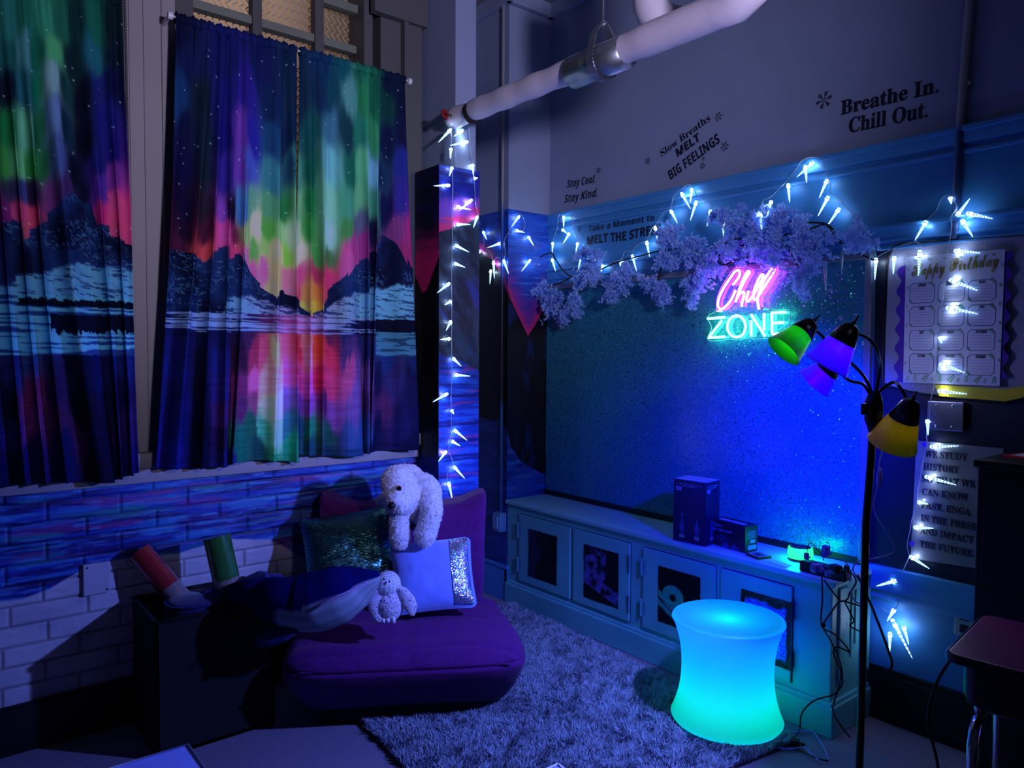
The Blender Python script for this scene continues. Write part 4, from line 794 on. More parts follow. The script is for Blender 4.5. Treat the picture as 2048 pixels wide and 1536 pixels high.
def back_def(S, P):
    P = P.copy(); x, z = P[:, 0].copy(), P[:, 2].copy(); up = sstep(-.2, 1, S[:, 2]); cr = np.abs(x/.46)**3.5
    P[:, 2] += up*(.15*np.abs(x/.385)**5-.03); P[:, 0] *= 1+.09*np.abs(x/.385)**4*up**3
    P[:, 1] += .10*up*S[:, 2].clip(0) - .03*cr*up; fr_ = sstep(-.2, -1, S[:, 1])
    for zz_ in (-.16, .02, .16): P[:, 1] += .012*np.exp(-((z-zz_-.02*np.sin(x*6+zz_*20))/.014)**2)*fr_
    P[:, 1] += fr_*(.016*(fbm(x*5, z*22, 15)-.5)+.010*(fbm(x*14, z*30, 16)-.5)); P[:, 2] += up*.012*(fbm(x*22, P[:, 1]*20, 17)-.5)
    P[:, 0] += .010*(fbm(P[:, 1]*12, z*25, 18)-.5)*np.sign(x)
    return P
V, F = soft_box(.385, .10, .265, 6.5, 40, back_def); V[:, 0] -= .018; V[:, 1] += .62; V[:, 2] += .58
MB().add(sofa_w(V), F).build('backrest_cushion', M_sofa, sofa, True)
V, F = soft_box(.38, .28, .05, 5, 16); V[:, 1] += .42; V[:, 2] += .055
MB().add(sofa_w(V), F).build('base', mat('dark_sofa_base', (26, 10, 40), .9, noise=(40, .1)), sofa, True)
# piping seams
sm = MB(); sm.tube([sofa_w(np.array([[xx_, .018+.0*xx_, .284]]))[0] for xx_ in np.linspace(-.43, .43, 30)], .004, 6)
sm.build('front_seam', M_sofa, sofa, True)

# ------------------------------------------------------------------ cushions
def pillow(name, label, cpos, wdir, updir, sx, sy, thick, m, seed, sag=.0, seq=None):
    w = Vector(wdir).normalized(); u = Vector(updir); u = (u-w*u.dot(w)).normalized(); n = w.cross(u)
    def dfm(S, P):
        P = P.copy(); x, y = S[:, 0], S[:, 1]
        ed = (1-np.abs(x)**3.2)*(1-np.abs(y)**3.2); P[:, 2] *= np.clip(ed, 0.03, 1)**.55
        P[:, 0] *= 1-.055*(1-y**2); P[:, 1] *= 1-.055*(1-x**2)
        P[:, 2] += .010*(fbm(x*4, y*4, seed)-.5)*np.sign(P[:, 2]); P[:, 1] += sag*(1-x**2)*(y < 0)
        return P
    V, F = soft_box(sx/2, sy/2, thick/2, 9, 40, dfm); Wd = np.array([w, u, n])
    P = np.array(cpos)+V @ Wd
    t = thing(name, label, 'cushion', tuple(cpos)); MB().add(P, F).build('cover', m, t, True)
    pip = [np.array(cpos)+np.array([a*(sx/2)*(1-.055*(1-b**2)), b*(sy/2)*(1-.055*(1-a**2)), 0]) @ Wd for a, b in [(math.copysign(min(1, abs(math.cos(q))*1.35), math.cos(q))*.985, math.copysign(min(1, abs(math.sin(q))*1.35), math.sin(q))*.985) for q in np.linspace(0, 2*math.pi, 80)]]
    MB().tube(pip, .0045, 6).build('edge_seam', m, t, True); return t, w, u, n
M_velvet = mat('pale_blue_velvet', (130, 152, 250), .8, sheen=.8, noise=(14, .06), bump=(160, .25))
pc = [(1.797,2.782,0.555)][0]
w3 = tuple(W_*.97+np.array([0, 0, .02])); 
t, w, u, n = pillow('velvet_cushion', 'pale blue velvet cushion with shiny holographic edge leaning on the sofa back', pc, (.86, -.50, .06), (.28, .50, .9), .37, .33, .13, M_velvet, 3)
# holographic strip on its right side
n_ = n if n.dot(Vector((0, 0, 0))-Vector(pc)) >= 0 or True else -n
if n.dot(Vector((-1, -1.2, .3))) < 0: n = -n
g = 24; uu, vv = np.meshgrid(np.linspace(.46, .93, g), np.linspace(-.93, .95, g)); ed = np.clip((1-np.abs(uu)**3.2)*(1-np.abs(vv)**3.2), .03, 1)**.55
Pp = np.array(pc)+(uu*.185*(1-.055*(1-vv**2)))[..., None]*np.array(w)+(vv*.165*(1-.055*(1-uu**2)))[..., None]*np.array(u)+((.065*ed*1.0+.004))[..., None]*np.array(n)
M_holo = sequin_mat('holographic_foil', (150, 160, 255), 420, rough=.22, tilt=.45, metal=.9, rainbow=.25)
MB().grid(Pp).build('holographic_panel', M_holo, t, True)
pc = [(1.548,3.104,0.646)][0]
M_sq = sequin_mat('dark_teal_sequins', (70, 130, 130), 300, rough=.28, tilt=.42, metal=.95, rainbow=.08, stretch=(.35, .35, 2.2))
pillow('sequin_cushion', 'dark teal sequin cushion leaning on the left of the sofa back', pc, (.93, -.36, .10), (.30, .42, .85), .42, .36, .12, M_sq, 6)

# ------------------------------------------------------------------ plush polar bear over the sofa back
M_fur = mat('white_plush', (226, 222, 236), .9, sheen=.6, noise=(60, .06))
bear = thing('plush_polar_bear', 'white plush polar bear draped over the sofa back with both arms hanging', 'plush toy', tuple([(1.750,2.926,0.856)][0]))
b = MB(); D = lambda s: s
hd = [Vector(p) for p in [(1.678,2.858,0.916),(1.674,2.864,0.976),(1.655,2.875,0.880),(1.693,2.845,0.898)]]
cen = Vector(hd[0]); b.sphere(cen, .088, 20, 14); b.sphere(hd[1]+Vector((0, .02, .0)), .075, 18, 12)
muz = [Vector(p) for p in [(1.622,2.800,0.914),(1.608,2.811,0.901),(1.631,2.791,0.888)]]
b.sphere(muz[0], (.048, .048, .045), 16, 12); b.sphere(muz[2], (.040, .04, .034), 16, 12)
bd = [Vector(p) for p in [(1.762,2.946,0.933),(1.802,2.911,0.898),(1.814,2.899,0.852),(1.778,2.928,0.852)]]
b.sphere(bd[1], .105, 20, 14); b.sphere(bd[2], .09, 20, 14); b.sphere(bd[0]+Vector((.02, .05, 0)), .10, 20, 14)
b.sphere(Vector([(1.848,2.924,0.867)][0])+Vector((.0, .06, -.02)), .09, 18, 12)
for pts, rr in (([(1.672,2.860,0.858),(1.667,2.861,0.809),(1.668,2.858,0.760),(1.669,2.856,0.724),(1.669,2.855,0.715)], (.045, .044, .046, .048, .040)), ([(1.777,2.777,0.899),(1.779,2.772,0.843),(1.768,2.779,0.787),(1.756,2.786,0.738),(1.754,2.787,0.729)], (.052, .050, .048, .050, .042))):
    sp_ = spline(pts, 4); b.tube(sp_, list(np.interp(np.linspace(0, 1, len(sp_)), np.linspace(0, 1, 5), rr)), 14); b.sphere(sp_[-1], rr[-1]*1.02, 14, 10); b.sphere(sp_[0], rr[0], 14, 10)
sh = [(1.801,2.836,0.921),(1.720,2.898,0.841)]; b.sphere(sh[0], .065, 14, 10)
er = [(1.641,2.964,0.886),(1.723,2.903,1.000)]; b.sphere(er[0], (.034, .03, .026), 12, 8)
body = remesh(b, 'body', .0075, M_fur, bear, .004, 70, 5)
fur(body, 'fur', M_fur, bear, 24000, .008, .0014, .2, 4)
er2 = Vector([(1.694,2.889,1.019)][0]); e_ = MB().sphere(er2, (.022, .02, .016), 12, 8); eo = e_.build('ear', M_fur, bear, True); fur(eo, 'ear_fur', M_fur, bear, 700, .016, .0010, -.3, 9)
M_nose = mat('black_plush', (6, 6, 8), .5, noise=(40, .1))
MB().sphere([(1.578,2.771,0.900)][0], (.017, .017, .016), 14, 10).build('nose', M_nose, bear, True)
ey = Vector([(1.628,2.792,0.964)][0])
MB().sphere(ey, .0105, 12, 8).build('eye', mat('glass_eye', (12, 8, 4), .08, noise=(40, .1)), bear, True)
MB().sphere(ey+Vector((.004, .008, 0)), (.013, .010, .013), 12, 8).build('eye_rim', mat('brown_eye_rim', (120, 92, 70), .5, noise=(40, .1)), bear, True)
mo = [Vector(p) for p in [(1.591,2.760,0.881),(1.601,2.751,0.883),(1.603,2.751,0.896),(1.604,2.750,0.902)]]
MB().tube(mo, .0013, 5).build('mouth_stitch', M_nose, bear)

# ------------------------------------------------------------------ plush whale
wh = thing('plush_whale', 'big navy plush whale with pale belly lying from the sofa seat to the bin', 'plush toy', tuple([(1.333,2.858,0.485)][0]))
ctr = [Vector(p)+Vector((0, 0, .022)) for p in [(1.420,2.603,0.651)] + [(1.389,2.602,0.637),(1.346,2.634,0.607)] + [(1.287,2.668,0.580),(1.225,2.717,0.552),(1.163,2.766,0.544),(1.109,2.810,0.551)] + [(1.082,2.897,0.554),(1.035,2.935,0.568)] + [(1.005,3.023,0.557),(0.965,3.055,0.548)]]
rv = [.008, .045, .085, .112, .118, .110, .092, .074, .054, .036, .022]; rh = [.010, .055, .10, .13, .14, .13, .11, .088, .064, .042, .026]
sp_ = spline(ctr, 6); k = len(sp_); tt = np.linspace(0, 1, k); RV = np.interp(tt, np.linspace(0, 1, len(rv)), rv); RH = np.interp(tt, np.linspace(0, 1, len(rh)), rh)
n_ = 40; V = []; colr = []
for i in range(k):
    T = (Vector(sp_[min(i+1, k-1)])-Vector(sp_[max(i-1, 0)])).normalized(); upv = Vector((.2, .33, .92)); upv = (upv-T*upv.dot(T)).normalized(); sd = T.cross(upv)
    for j in range(n_):
        a_ = 2*math.pi*j/n_; p = sp_[i]+upv*(math.sin(a_)*RV[i])+sd*(math.cos(a_)*RH[i]); V.append(p)
        ang = math.sin(a_); lim = -.22-.2*tt[i]
        belly = 1 if (ang < lim and tt[i] < .58) else 0
        groove = .85+.15*math.cos(a_*26) if belly else 1
        colr.append(lin((150, 160, 180))*groove if belly else lin((5, 8, 84)))
F = [(i*n_+j, i*n_+(j+1) % n_, (i+1)*n_+(j+1) % n_, (i+1)*n_+j) for i in range(k-1) for j in range(n_)]+[tuple(range(n_))[::-1], tuple(range((k-1)*n_, k*n_))]
M_whale = mat('whale_plush', (255, 255, 255), .95, paint=True, spec=.08, bump=(180, .3))
MB().add([tuple(p) for p in V], F).build('body', M_whale, wh, True, np.array(colr))
M_navy = mat('navy_plush', (18, 26, 110), .85, sheen=.15, noise=(20, .1), bump=(150, .3))
def fin(pts, hw, th, name):
    P = spline(pts, 6); k_ = len(P); mb = MB(); V_ = []; nn_ = 14
    wv = np.interp(np.linspace(0, 1, k_), np.linspace(0, 1, len(hw)), hw)
    for i in range(k_):
        T = (P[min(i+1, k_-1)]-P[max(i-1, 0)]).normalized(); up_ = Vector((-.35, -.55, .75)); up_ = (up_-T*up_.dot(T)).normalized(); s_ = T.cross(up_)
        for j in range(nn_):
            a_ = 2*math.pi*j/nn_; V_.append(P[i]+s_*math.cos(a_)*wv[i]+up_*math.sin(a_)*th*min(1, wv[i]/max(hw)*1.5+.1))
    mb.add([tuple(p) for p in V_], [(i*nn_+j, i*nn_+(j+1) % nn_, (i+1)*nn_+(j+1) % nn_, (i+1)*nn_+j) for i in range(k_-1) for j in range(nn_)]+[tuple(range(nn_))[::-1], tuple(range((k_-1)*nn_, k_*nn_))])
    return mb.build(name, M_navy, wh, True)
fin([(0.968,3.053,0.549),(0.917,3.094,0.540),(0.885,3.119,0.527),(0.840,3.155,0.515)], (.03, .055, .05, .012), .020, 'tail_fluke')
fin([(0.973,3.049,0.553),(1.029,3.005,0.586),(1.078,2.967,0.611),(1.104,2.947,0.627)], (.03, .055, .06, .035), .020, 'tail_fluke')
fin([(1.117,2.988,0.615),(1.144,2.965,0.607),(1.161,2.950,0.578),(1.149,2.958,0.553)], (.02, .035, .03, .015), .018, 'tail_fluke_tip')
fin([(1.126,2.717,0.508),(1.089,2.746,0.483),(1.047,2.779,0.455),(1.007,2.810,0.432)], (.045, .055, .045, .018), .016, 'pectoral_fin')
ep = [(1.126,2.644,0.591)][0]; MB().sphere(ep, (.010, .010, .014), 10, 8).build('eye', M_nose, wh, True)
MB().tube([Vector(ep)+Vector((.008*math.sin(a_), -.008, .014*math.cos(a_))) for a_ in np.linspace(-.3, 2.6, 10)], .0022, 6).build('eye_white', mat('eye_white_felt', (150, 140, 120), .8, noise=(40, .1)), wh)
ms = MB().tube([(1.409,2.587,0.673)] + [(1.335,2.550,0.660)] + [(1.272,2.530,0.655)] + [(1.207,2.536,0.639),(1.167,2.567,0.613),(1.118,2.604,0.575)], .004, 6).build('mouth_seam', mat('mouth_felt', (170, 130, 190), .8, noise=(40, .1)), wh, True)

# ------------------------------------------------------------------ plush owl
owl = thing('plush_owl', 'small white speckled plush owl sitting on the seat between whale and velvet cushion', 'plush toy', tuple([(1.503,2.654,0.451)][0]))
b = MB(); b.sphere([(1.490,2.647,0.606)][0], (.050, .048, .047), 18, 12); b.sphere([(1.490,2.630,0.528)][0], (.062, .056, .070), 18, 14); b.sphere([(1.496,2.640,0.570)][0], (.058, .05, .05), 16, 10)
M_owl = mat('speckled_plush', (216, 204, 232), .9, sheen=.6, noise=(60, .06))
_nt = M_owl.node_tree; _v = _nt.nodes.new('ShaderNodeTexVoronoi'); _v.inputs['Scale'].default_value = 95; _tc = [q for q in _nt.nodes if q.type == 'TEX_COORD'][0]; _nt.links.new(_tc.outputs['Object'], _v.inputs['Vector'])
_cr = _nt.nodes.new('ShaderNodeMapRange'); _cr.inputs['From Min'].default_value = .22; _cr.inputs['From Max'].default_value = .34; _cr.inputs['To Min'].default_value = .12; _nt.links.new(_v.outputs['Distance'], _cr.inputs['Value'])
_s = _nt.nodes.new('ShaderNodeVectorMath'); _s.operation = 'SCALE'; _l = _nt.nodes['Principled BSDF'].inputs['Base Color'].links[0].from_socket; _nt.links.new(_l, _s.inputs[0]); _nt.links.new(_cr.outputs['Result'], _s.inputs['Scale']); _nt.links.new(_s.outputs[0], _nt.nodes['Principled BSDF'].inputs['Base Color'])
bo = remesh(b, 'body', .005, M_owl, owl, .003, 90, 3)
hb = MB().sphere([(1.480,2.632,0.614)][0], (.053, .050, .049), 20, 14).build('head', M_fur, owl, True); fur(hb, 'head_fur', M_fur, owl, 5000, .006, .0009, .2, 5)
def wing(pts, ws):
    P = spline(pts, 5); V_ = []; n2 = 12; wv = np.interp(np.linspace(0, 1, len(P)), np.linspace(0, 1, len(ws)), ws)
    for i, p in enumerate(P):
        for j in range(n2):
            a_ = 2*math.pi*j/n2; V_.append(p+Vector(W_)*math.cos(a_)*wv[i]+Vector(D_)*math.sin(a_)*.012)
    k_ = len(P); MB().add([tuple(p) for p in V_], [(i*n2+j, i*n2+(j+1) % n2, (i+1)*n2+(j+1) % n2, (i+1)*n2+j) for i in range(k_-1) for j in range(n2)]+[tuple(range(n2))[::-1], tuple(range((k_-1)*n2, k_*n2))]).build('wing', M_owl, owl, True)
wing([(1.434,2.628,0.604),(1.422,2.635,0.557),(1.424,2.631,0.513),(1.433,2.622,0.472)], (.020, .030, .028, .014)); wing([(1.518,2.585,0.600),(1.533,2.571,0.561),(1.543,2.561,0.527),(1.549,2.555,0.490)], (.018, .032, .030, .010))
for px_ in [(1.448,2.609,0.475),(1.463,2.598,0.475),(1.481,2.583,0.473)]: MB().tube([Vector(px_)+Vector((0, .01, .018)), Vector(px_)+Vector((0, 0, .002)), Vector(px_)+Vector((-.004, -.010, -.004))], [.007, .008, .005], 8).build('foot', M_fur, owl, True)
for px_ in [(1.441,2.592,0.650),(1.458,2.578,0.640)]: MB().sphere(px_, (.0035, .0035, .005), 8, 6).build('eye', M_nose, owl, True)
MB().sphere([(1.442,2.578,0.639)][0], (.003, .004, .005), 8, 6).build('beak', M_nose, owl, True)

# ------------------------------------------------------------------ dark bin with sensory tubes
M_bin = mat('black_bin_fabric', (14, 14, 22), .9, noise=(50, .2), bump=(200, .3))
bn = thing('storage_bin', 'black fabric storage bin against the painted brick', 'bin', (.88, 3.14, 0))
bx0, bx1, by0, by1, bh = .68, 1.14, 2.98, 3.34, .53
m_ = MB()
for a_, c_ in (((bx0, by0, 0), (bx0+.018, by1, bh)), ((bx1-.018, by0, 0), (bx1, by1, bh)), ((bx0, by0, 0), (bx1, by0+.018, bh)), ((bx0, by1-.018, 0), (bx1, by1, bh)), ((bx0, by0, 0), (bx1, by1, .02))): m_.span(a_, c_, .004)
m_.build('body', M_bin, bn)
m_ = MB(); m_.tube([(bx0, by0, bh), (bx1, by0, bh), (bx1, by1, bh), (bx0, by1, bh), (bx0, by0, bh)], .009, 8); m_.build('rim_binding', M_bin, bn, True)
pf = (.875, 3.105, 0)
po = thing('round_cushion', 'dark navy round cushion with stitched rim peeking out of the black bin', 'cushion', (pf[0], pf[1], .36))
M4 = Matrix.Translation((pf[0], pf[1]+.02, 0)); r0 = .120
MB().lathe([(0, .36), (r0*.9, .36), (r0*.97, .38), (r0, .44), (r0*.98, .535), (r0*.95, .55), (r0*.85, .558), (0, .562)], 40, M4).build('body', mat('navy_cushion_fabric', (16, 20, 90), .85, sheen=.3, noise=(30, .1), bump=(120, .3)), po, True)
st = MB()
for k in range(60):
    a_ = 2*math.pi*k/60; st.sphere((pf[0]+r0*1.0*math.cos(a_), pf[1]+.02+r0*1.0*math.sin(a_), .548), (.0045, .0045, .003), 6, 4)
st.build('rim_stitching', mat('navy_stitching', (40, 46, 130), .7, noise=(40, .1)), po, True)
def tube_toy(name, label, top, bot, r, liq, frac):
    t = thing(name, label, 'sensory tube', tuple(bot)); a_, b_ = Vector(bot), Vector(top); q = lambda s: a_.lerp(b_, s)
    glossy = mat(name+'_glitter', liq, .18, .25, coat=1.0, noise=(30, .12)); clear = mat(name+'_clear', (150, 128, 130), .15, .1, coat=1.0, noise=(20, .08))
    MB().tube([q(frac), q(.985)], r, 32).build('glitter_liquid', glossy, t, 'auto')
    MB().tube([q(.02), q(frac)], r, 32).build('clear_liquid', clear, t, 'auto')
    MB().tube([q(.975), q(1.0)], r*1.02, 32).build('cap', mat(name+'_cap', tuple(int(c*.9) for c in liq), .2, .1, coat=.6, noise=(20, .05)), t, 'auto')
    MB().tube([q(0), q(.03)], r*1.03, 32).build('base_cap', M_blackp, t, 'auto')
    return t, q
p = [(0.706,3.325,0.726),(0.851,3.196,0.501)]; d = Vector(p[1])-Vector(p[0]); t, q = tube_toy('glitter_tube', 'red glitter sensory tube leaning left out of the black bin', p[0], Vector(p[1])+d*.62, .0455, (176, 44, 52), .60)
lt = MB()
for k in range(5): c_ = q(.50-.03*k)+Vector((-.02, -.042, .006)); lt.box(c_, (.010, .0015, .012), None)
lt.build('lettering', M_blackp, t)
p = [(0.962,3.147,0.787),(0.996,3.108,0.566)]; d = Vector(p[1])-Vector(p[0]); tube_toy('glitter_tube', 'green glitter sensory tube standing upright in the black bin', p[0], Vector(p[1])+d*1.1, .054, (56, 120, 60), .62)

# ------------------------------------------------------------------ glowing stool
SX, SY = 2.612, 1.790
stool = thing('glowing_stool', 'hourglass shaped glowing stool shining blue and green on the rug', 'stool', (SX, SY, .03))
M_glow = bpy.data.materials.new('translucent_shell'); M_glow.use_nodes = True; _n = M_glow.node_tree; _n.nodes.remove(_n.nodes['Principled BSDF'])
_d = _n.nodes.new('ShaderNodeBsdfDiffuse'); _d.inputs[0].default_value = (.08, .4, .55, 1); _t = _n.nodes.new('ShaderNodeBsdfTranslucent'); _t.inputs[0].default_value = (.3, .95, .95, 1)
_gl = _n.nodes.new('ShaderNodeBsdfGlossy'); _gl.inputs['Roughness'].default_value = .35; _gl.inputs[0].default_value = (.3, .3, .3, 1)
_x = _n.nodes.new('ShaderNodeMixShader'); _x.inputs[0].default_value = .7; _x2 = _n.nodes.new('ShaderNodeMixShader'); _x2.inputs[0].default_value = .06
_n.links.new(_d.outputs[0], _x.inputs[1]); _n.links.new(_t.outputs[0], _x.inputs[2]); _n.links.new(_x.outputs[0], _x2.inputs[1]); _n.links.new(_gl.outputs[0], _x2.inputs[2]); _n.links.new(_x2.outputs[0], _n.nodes['Material Output'].inputs[0])
HS = .435; prof = [(.205, .0), (.218, .004), (.226, .014)]
for k in range(25):
    s = k/24; z = .018+s*(HS-.034); prof.append((.186+.040*abs(2*s-1.02)**2.2, z))
prof += [(.229, HS-.010), (.226, HS-.003), (.214, HS), (.20, HS-.002), (.10, HS-.008), (.0, HS-.010)]
M4 = Matrix.Translation((SX, SY, .03))
MB().lathe([(0, 0), (.205, 0)]+prof, 72, M4).build('shell', M_glow, stool, True)
light('stool_green_leds', 'POINT', (SX, SY, .03+.08), (.0, 1.0, .34), 1.8, .05)
light('stool_blue_leds', 'POINT', (SX, SY, .03+.36), (.0, .06, 1.0), 4.2, .04)

# ------------------------------------------------------------------ floor lamp with coloured shades
M_lampb = mat('black_lamp_metal', (8, 8, 10), .35, .2, noise=(20, .1))
lp = [Vector(p) for p in [(2.509,1.181,0.129),(2.544,1.196,0.969),(2.573,1.191,1.341),(2.574,1.193,1.401)]]
d_ = (lp[1]-lp[0]); foot = lp[0]+d_*((0-lp[0].z)/d_.z); 
fl = thing('floor_lamp', 'black gooseneck floor lamp with green, purple, blue and yellow shades', 'lamp', (foot.x, foot.y, 0))
MB().tube([(foot.x, foot.y, 0), lp[0], lp[1], lp[2], lp[3]], .0125, 14).build('pole', M_lampb, fl, True)
MB().lathe([(0, 0), (.125, 0), (.13, .006), (.125, .016), (.04, .024), (.018, .04), (.0, .04)], 40, Matrix.Translation((foot.x, foot.y, 0))).build('base', M_lampb, fl, True)
hub = lp[3]; m_ = MB(); ax_ = (lp[2]-lp[1]).normalized()
m_.tube([lp[2]-ax_*.05, lp[2]-ax_*.01, hub-ax_*.01, hub+ax_*.03], [.014, .030, .030, .018], 16); kn = Vector([(2.535,1.198,1.371)][0]); m_.box(kn, (.03, .03, .04), None, .004); m_.build('hub', M_lampb, fl, 'auto')
def shade_mat(name, rgb):
    m = bpy.data.materials.new(name); m.use_nodes = True; n = m.node_tree; b = n.nodes['Principled BSDF']; b.inputs['Base Color'].default_value = L4(rgb); b.inputs['Roughness'].default_value = .35
    t = n.nodes.new('ShaderNodeBsdfTranslucent'); t.inputs[0].default_value = L4(rgb); x = n.nodes.new('ShaderNodeMixShader'); x.inputs[0].default_value = .5
    n.links.new(b.outputs[0], x.inputs[1]); n.links.new(t.outputs[0], x.inputs[2]); n.links.new(x.outputs[0], n.nodes['Material Output'].inputs[0]); return m
HEADS = [
 ('green', [(2.439,1.355,1.664)] + [(2.353,1.406,1.569)], (70, 220, 70), .066, [(2.574,1.193,1.401),(2.558,1.209,1.461),(2.528,1.236,1.513)] + [(2.508,1.321,1.591),(2.481,1.344,1.630),(2.465,1.358,1.640)]),
 ('purple', [(2.369,1.178,1.645)] + [(2.342,1.245,1.519)], (150, 70, 255), .074, [(2.574,1.193,1.401),(2.592,1.184,1.505)] + [(2.484,1.146,1.573),(2.464,1.164,1.609),(2.436,1.187,1.626),(2.424,1.198,1.632)]),
 ('blue', [(2.440,1.269,1.525)] + [(2.424,1.331,1.458)], (120, 90, 255), .064, [(2.574,1.193,1.392),(2.561,1.205,1.427),(2.544,1.220,1.456)] + [(2.531,1.257,1.466),(2.510,1.276,1.490),(2.494,1.289,1.511)]),
 ('yellow', [(2.558,1.064,1.398)] + [(2.589,1.135,1.256)], (240, 225, 60), .080, [(2.577,1.191,1.392),(2.588,1.183,1.427),(2.612,1.166,1.453),(2.632,1.150,1.462)] + [(2.593,1.116,1.447),(2.608,1.102,1.413),(2.616,1.095,1.400)])]
for nm, hd, rgb, rm, nk in HEADS:
    top, mouth = Vector(hd[0]), Vector(hd[1]); ax_ = (mouth-top).normalized(); Lh = (mouth-top).length; q4 = Vector((0, 0, 1)).rotation_difference(ax_).to_matrix().to_4x4(); M4 = Matrix.Translation(top) @ q4
    nkm = MB().tube(spline(nk, 7), .0055, 8).build('gooseneck', M_lampb, fl, True)
    r_mid = .030+(rm-.030)*.36
    sh = MB().lathe([(r_mid-.001, Lh*.36), (rm, Lh), (rm+.0015, Lh+.001), (rm-.001, Lh), (r_mid-.003, Lh*.38)], 48, M4).build('lamp_shade', shade_mat(nm+'_shade_plastic', rgb), fl, True); sh['label'] = nm+' lamp shade'
    cp_ = MB().lathe([(0, -.012), (.012, -.012), (.024, -.006), (.030, .004), (r_mid+.001, Lh*.37), (r_mid-.004, Lh*.37), (.02, .02), (0, .02)], 40, M4).build('socket_cap', M_lampb, fl, True)
    MB().tube([top-ax_*.008, top-ax_*.022], .007, 10).tube([top-ax_*.022, top-ax_*.045], [.004, .003], 8).build('switch_knob', M_lampb, cp_, True)
    if nm in ('green', 'yellow'): MB().sphere(top+ax_*Lh*.62, .024, 16, 10).build('bulb', mat(nm+'_bulb_glass', (210, 214, 220), .2, noise=(10, .02), emit=(120, 255, 120) if nm == 'green' else (255, 235, 60), estr=9 if nm == 'green' else 1.6), sh, True)

# ------------------------------------------------------------------ neon sign
SGX = 3.14
def neon(name, col, strn): return mat(name, col, .3, emit=col, estr=strn, noise=(10, .02))
sg = thing('neon_sign', 'glowing neon sign reading Chill ZONE in pink and turquoise on the glitter board', 'sign', tuple([(3.140,2.060,1.821)][0]))
M_pink = neon('pink_neon', (240, 76, 255), 15.0); M_turq = neon('turquoise_neon', (80, 255, 190), 11.0)
CHILL = [('s',[(3.140,2.157,1.901),(3.140,2.143,1.914),(3.140,2.126,1.934),(3.140,2.119,1.951),(3.140,2.122,1.965),(3.140,2.133,1.970),(3.140,2.149,1.963),(3.140,2.167,1.943),(3.140,2.186,1.921),(3.140,2.208,1.892),(3.140,2.230,1.856),(3.140,2.242,1.821),(3.140,2.241,1.798),(3.140,2.229,1.786),(3.140,2.213,1.787),(3.140,2.187,1.805),(3.140,2.167,1.826),(3.140,2.152,1.851),(3.140,2.142,1.874)],M_pink),('s',[(3.140,2.141,1.815),(3.140,2.130,1.843),(3.140,2.114,1.877),(3.140,2.093,1.914),(3.140,2.074,1.941),(3.140,2.065,1.954),(3.140,2.071,1.961),(3.140,2.080,1.955),(3.140,2.097,1.927),(3.140,2.113,1.893),(3.140,2.125,1.862),(3.140,2.135,1.828)],M_pink),('s',[(3.140,2.131,1.834),(3.140,2.121,1.851),(3.140,2.107,1.861),(3.140,2.094,1.859),(3.140,2.094,1.844),(3.140,2.100,1.823),(3.140,2.104,1.807),(3.140,2.104,1.791)],M_pink),('s',[(3.140,2.068,1.866),(3.140,2.074,1.846),(3.140,2.080,1.830),(3.140,2.077,1.817),(3.140,2.068,1.816),(3.140,2.054,1.828),(3.140,2.042,1.845),(3.140,2.031,1.859)],M_pink),('s',[(3.140,2.040,1.844),(3.140,2.024,1.871),(3.140,2.007,1.898),(3.140,1.992,1.923),(3.140,1.990,1.935),(3.140,2.000,1.938),(3.140,2.010,1.926),(3.140,2.023,1.902),(3.140,2.035,1.875),(3.140,2.042,1.848),(3.140,2.041,1.829),(3.140,2.035,1.821),(3.140,2.026,1.823)],M_pink),('s',[(3.140,2.026,1.824),(3.140,2.013,1.840),(3.140,1.996,1.863),(3.140,1.976,1.890),(3.140,1.956,1.916),(3.140,1.940,1.936),(3.140,1.933,1.954),(3.140,1.938,1.962),(3.140,1.949,1.960),(3.140,1.963,1.941),(3.140,1.980,1.918),(3.140,1.997,1.888),(3.140,2.009,1.858),(3.140,2.017,1.831),(3.140,2.018,1.812),(3.140,2.014,1.793),(3.140,2.010,1.774)],M_pink)]
for nm, st, mm in CHILL: MB().tube(spline(st, 5), .0062, 8).build('neon_tube', mm, sg, True)
ZONES = [[(3.140,2.304,1.740),(3.140,2.201,1.743)],[(3.140,2.218,1.727),(3.140,2.292,1.647)],[(3.140,2.296,1.643),(3.140,2.197,1.646)],[(3.140,2.081,1.694),(3.140,2.082,1.684),(3.140,2.085,1.674),(3.140,2.089,1.665),(3.140,2.095,1.657),(3.140,2.103,1.651),(3.140,2.112,1.646),(3.140,2.121,1.644),(3.140,2.132,1.643),(3.140,2.142,1.644),(3.140,2.152,1.647),(3.140,2.161,1.652),(3.140,2.169,1.659),(3.140,2.175,1.667),(3.140,2.181,1.676),(3.140,2.184,1.686),(3.140,2.185,1.697),(3.140,2.184,1.707),(3.140,2.181,1.717),(3.140,2.177,1.726),(3.140,2.170,1.734),(3.140,2.162,1.740),(3.140,2.154,1.745),(3.140,2.144,1.747),(3.140,2.134,1.748),(3.140,2.124,1.747),(3.140,2.114,1.743),(3.140,2.105,1.738),(3.140,2.097,1.731),(3.140,2.091,1.723),(3.140,2.086,1.714),(3.140,2.083,1.704),(3.140,2.081,1.694)],[(3.140,2.051,1.723),(3.140,2.049,1.645)],[(3.140,2.052,1.751),(3.140,2.014,1.699),(3.140,1.974,1.645)],[(3.140,1.982,1.755),(3.140,1.980,1.673)],[(3.140,1.941,1.752),(3.140,1.938,1.655)],[(3.140,1.944,1.754),(3.140,1.869,1.755)],[(3.140,1.936,1.705),(3.140,1.879,1.708)],[(3.140,1.938,1.655),(3.140,1.867,1.658)]]
for st in ZONES: MB().tube(st, .0062, 8).build('neon_tube', M_turq, sg, True)
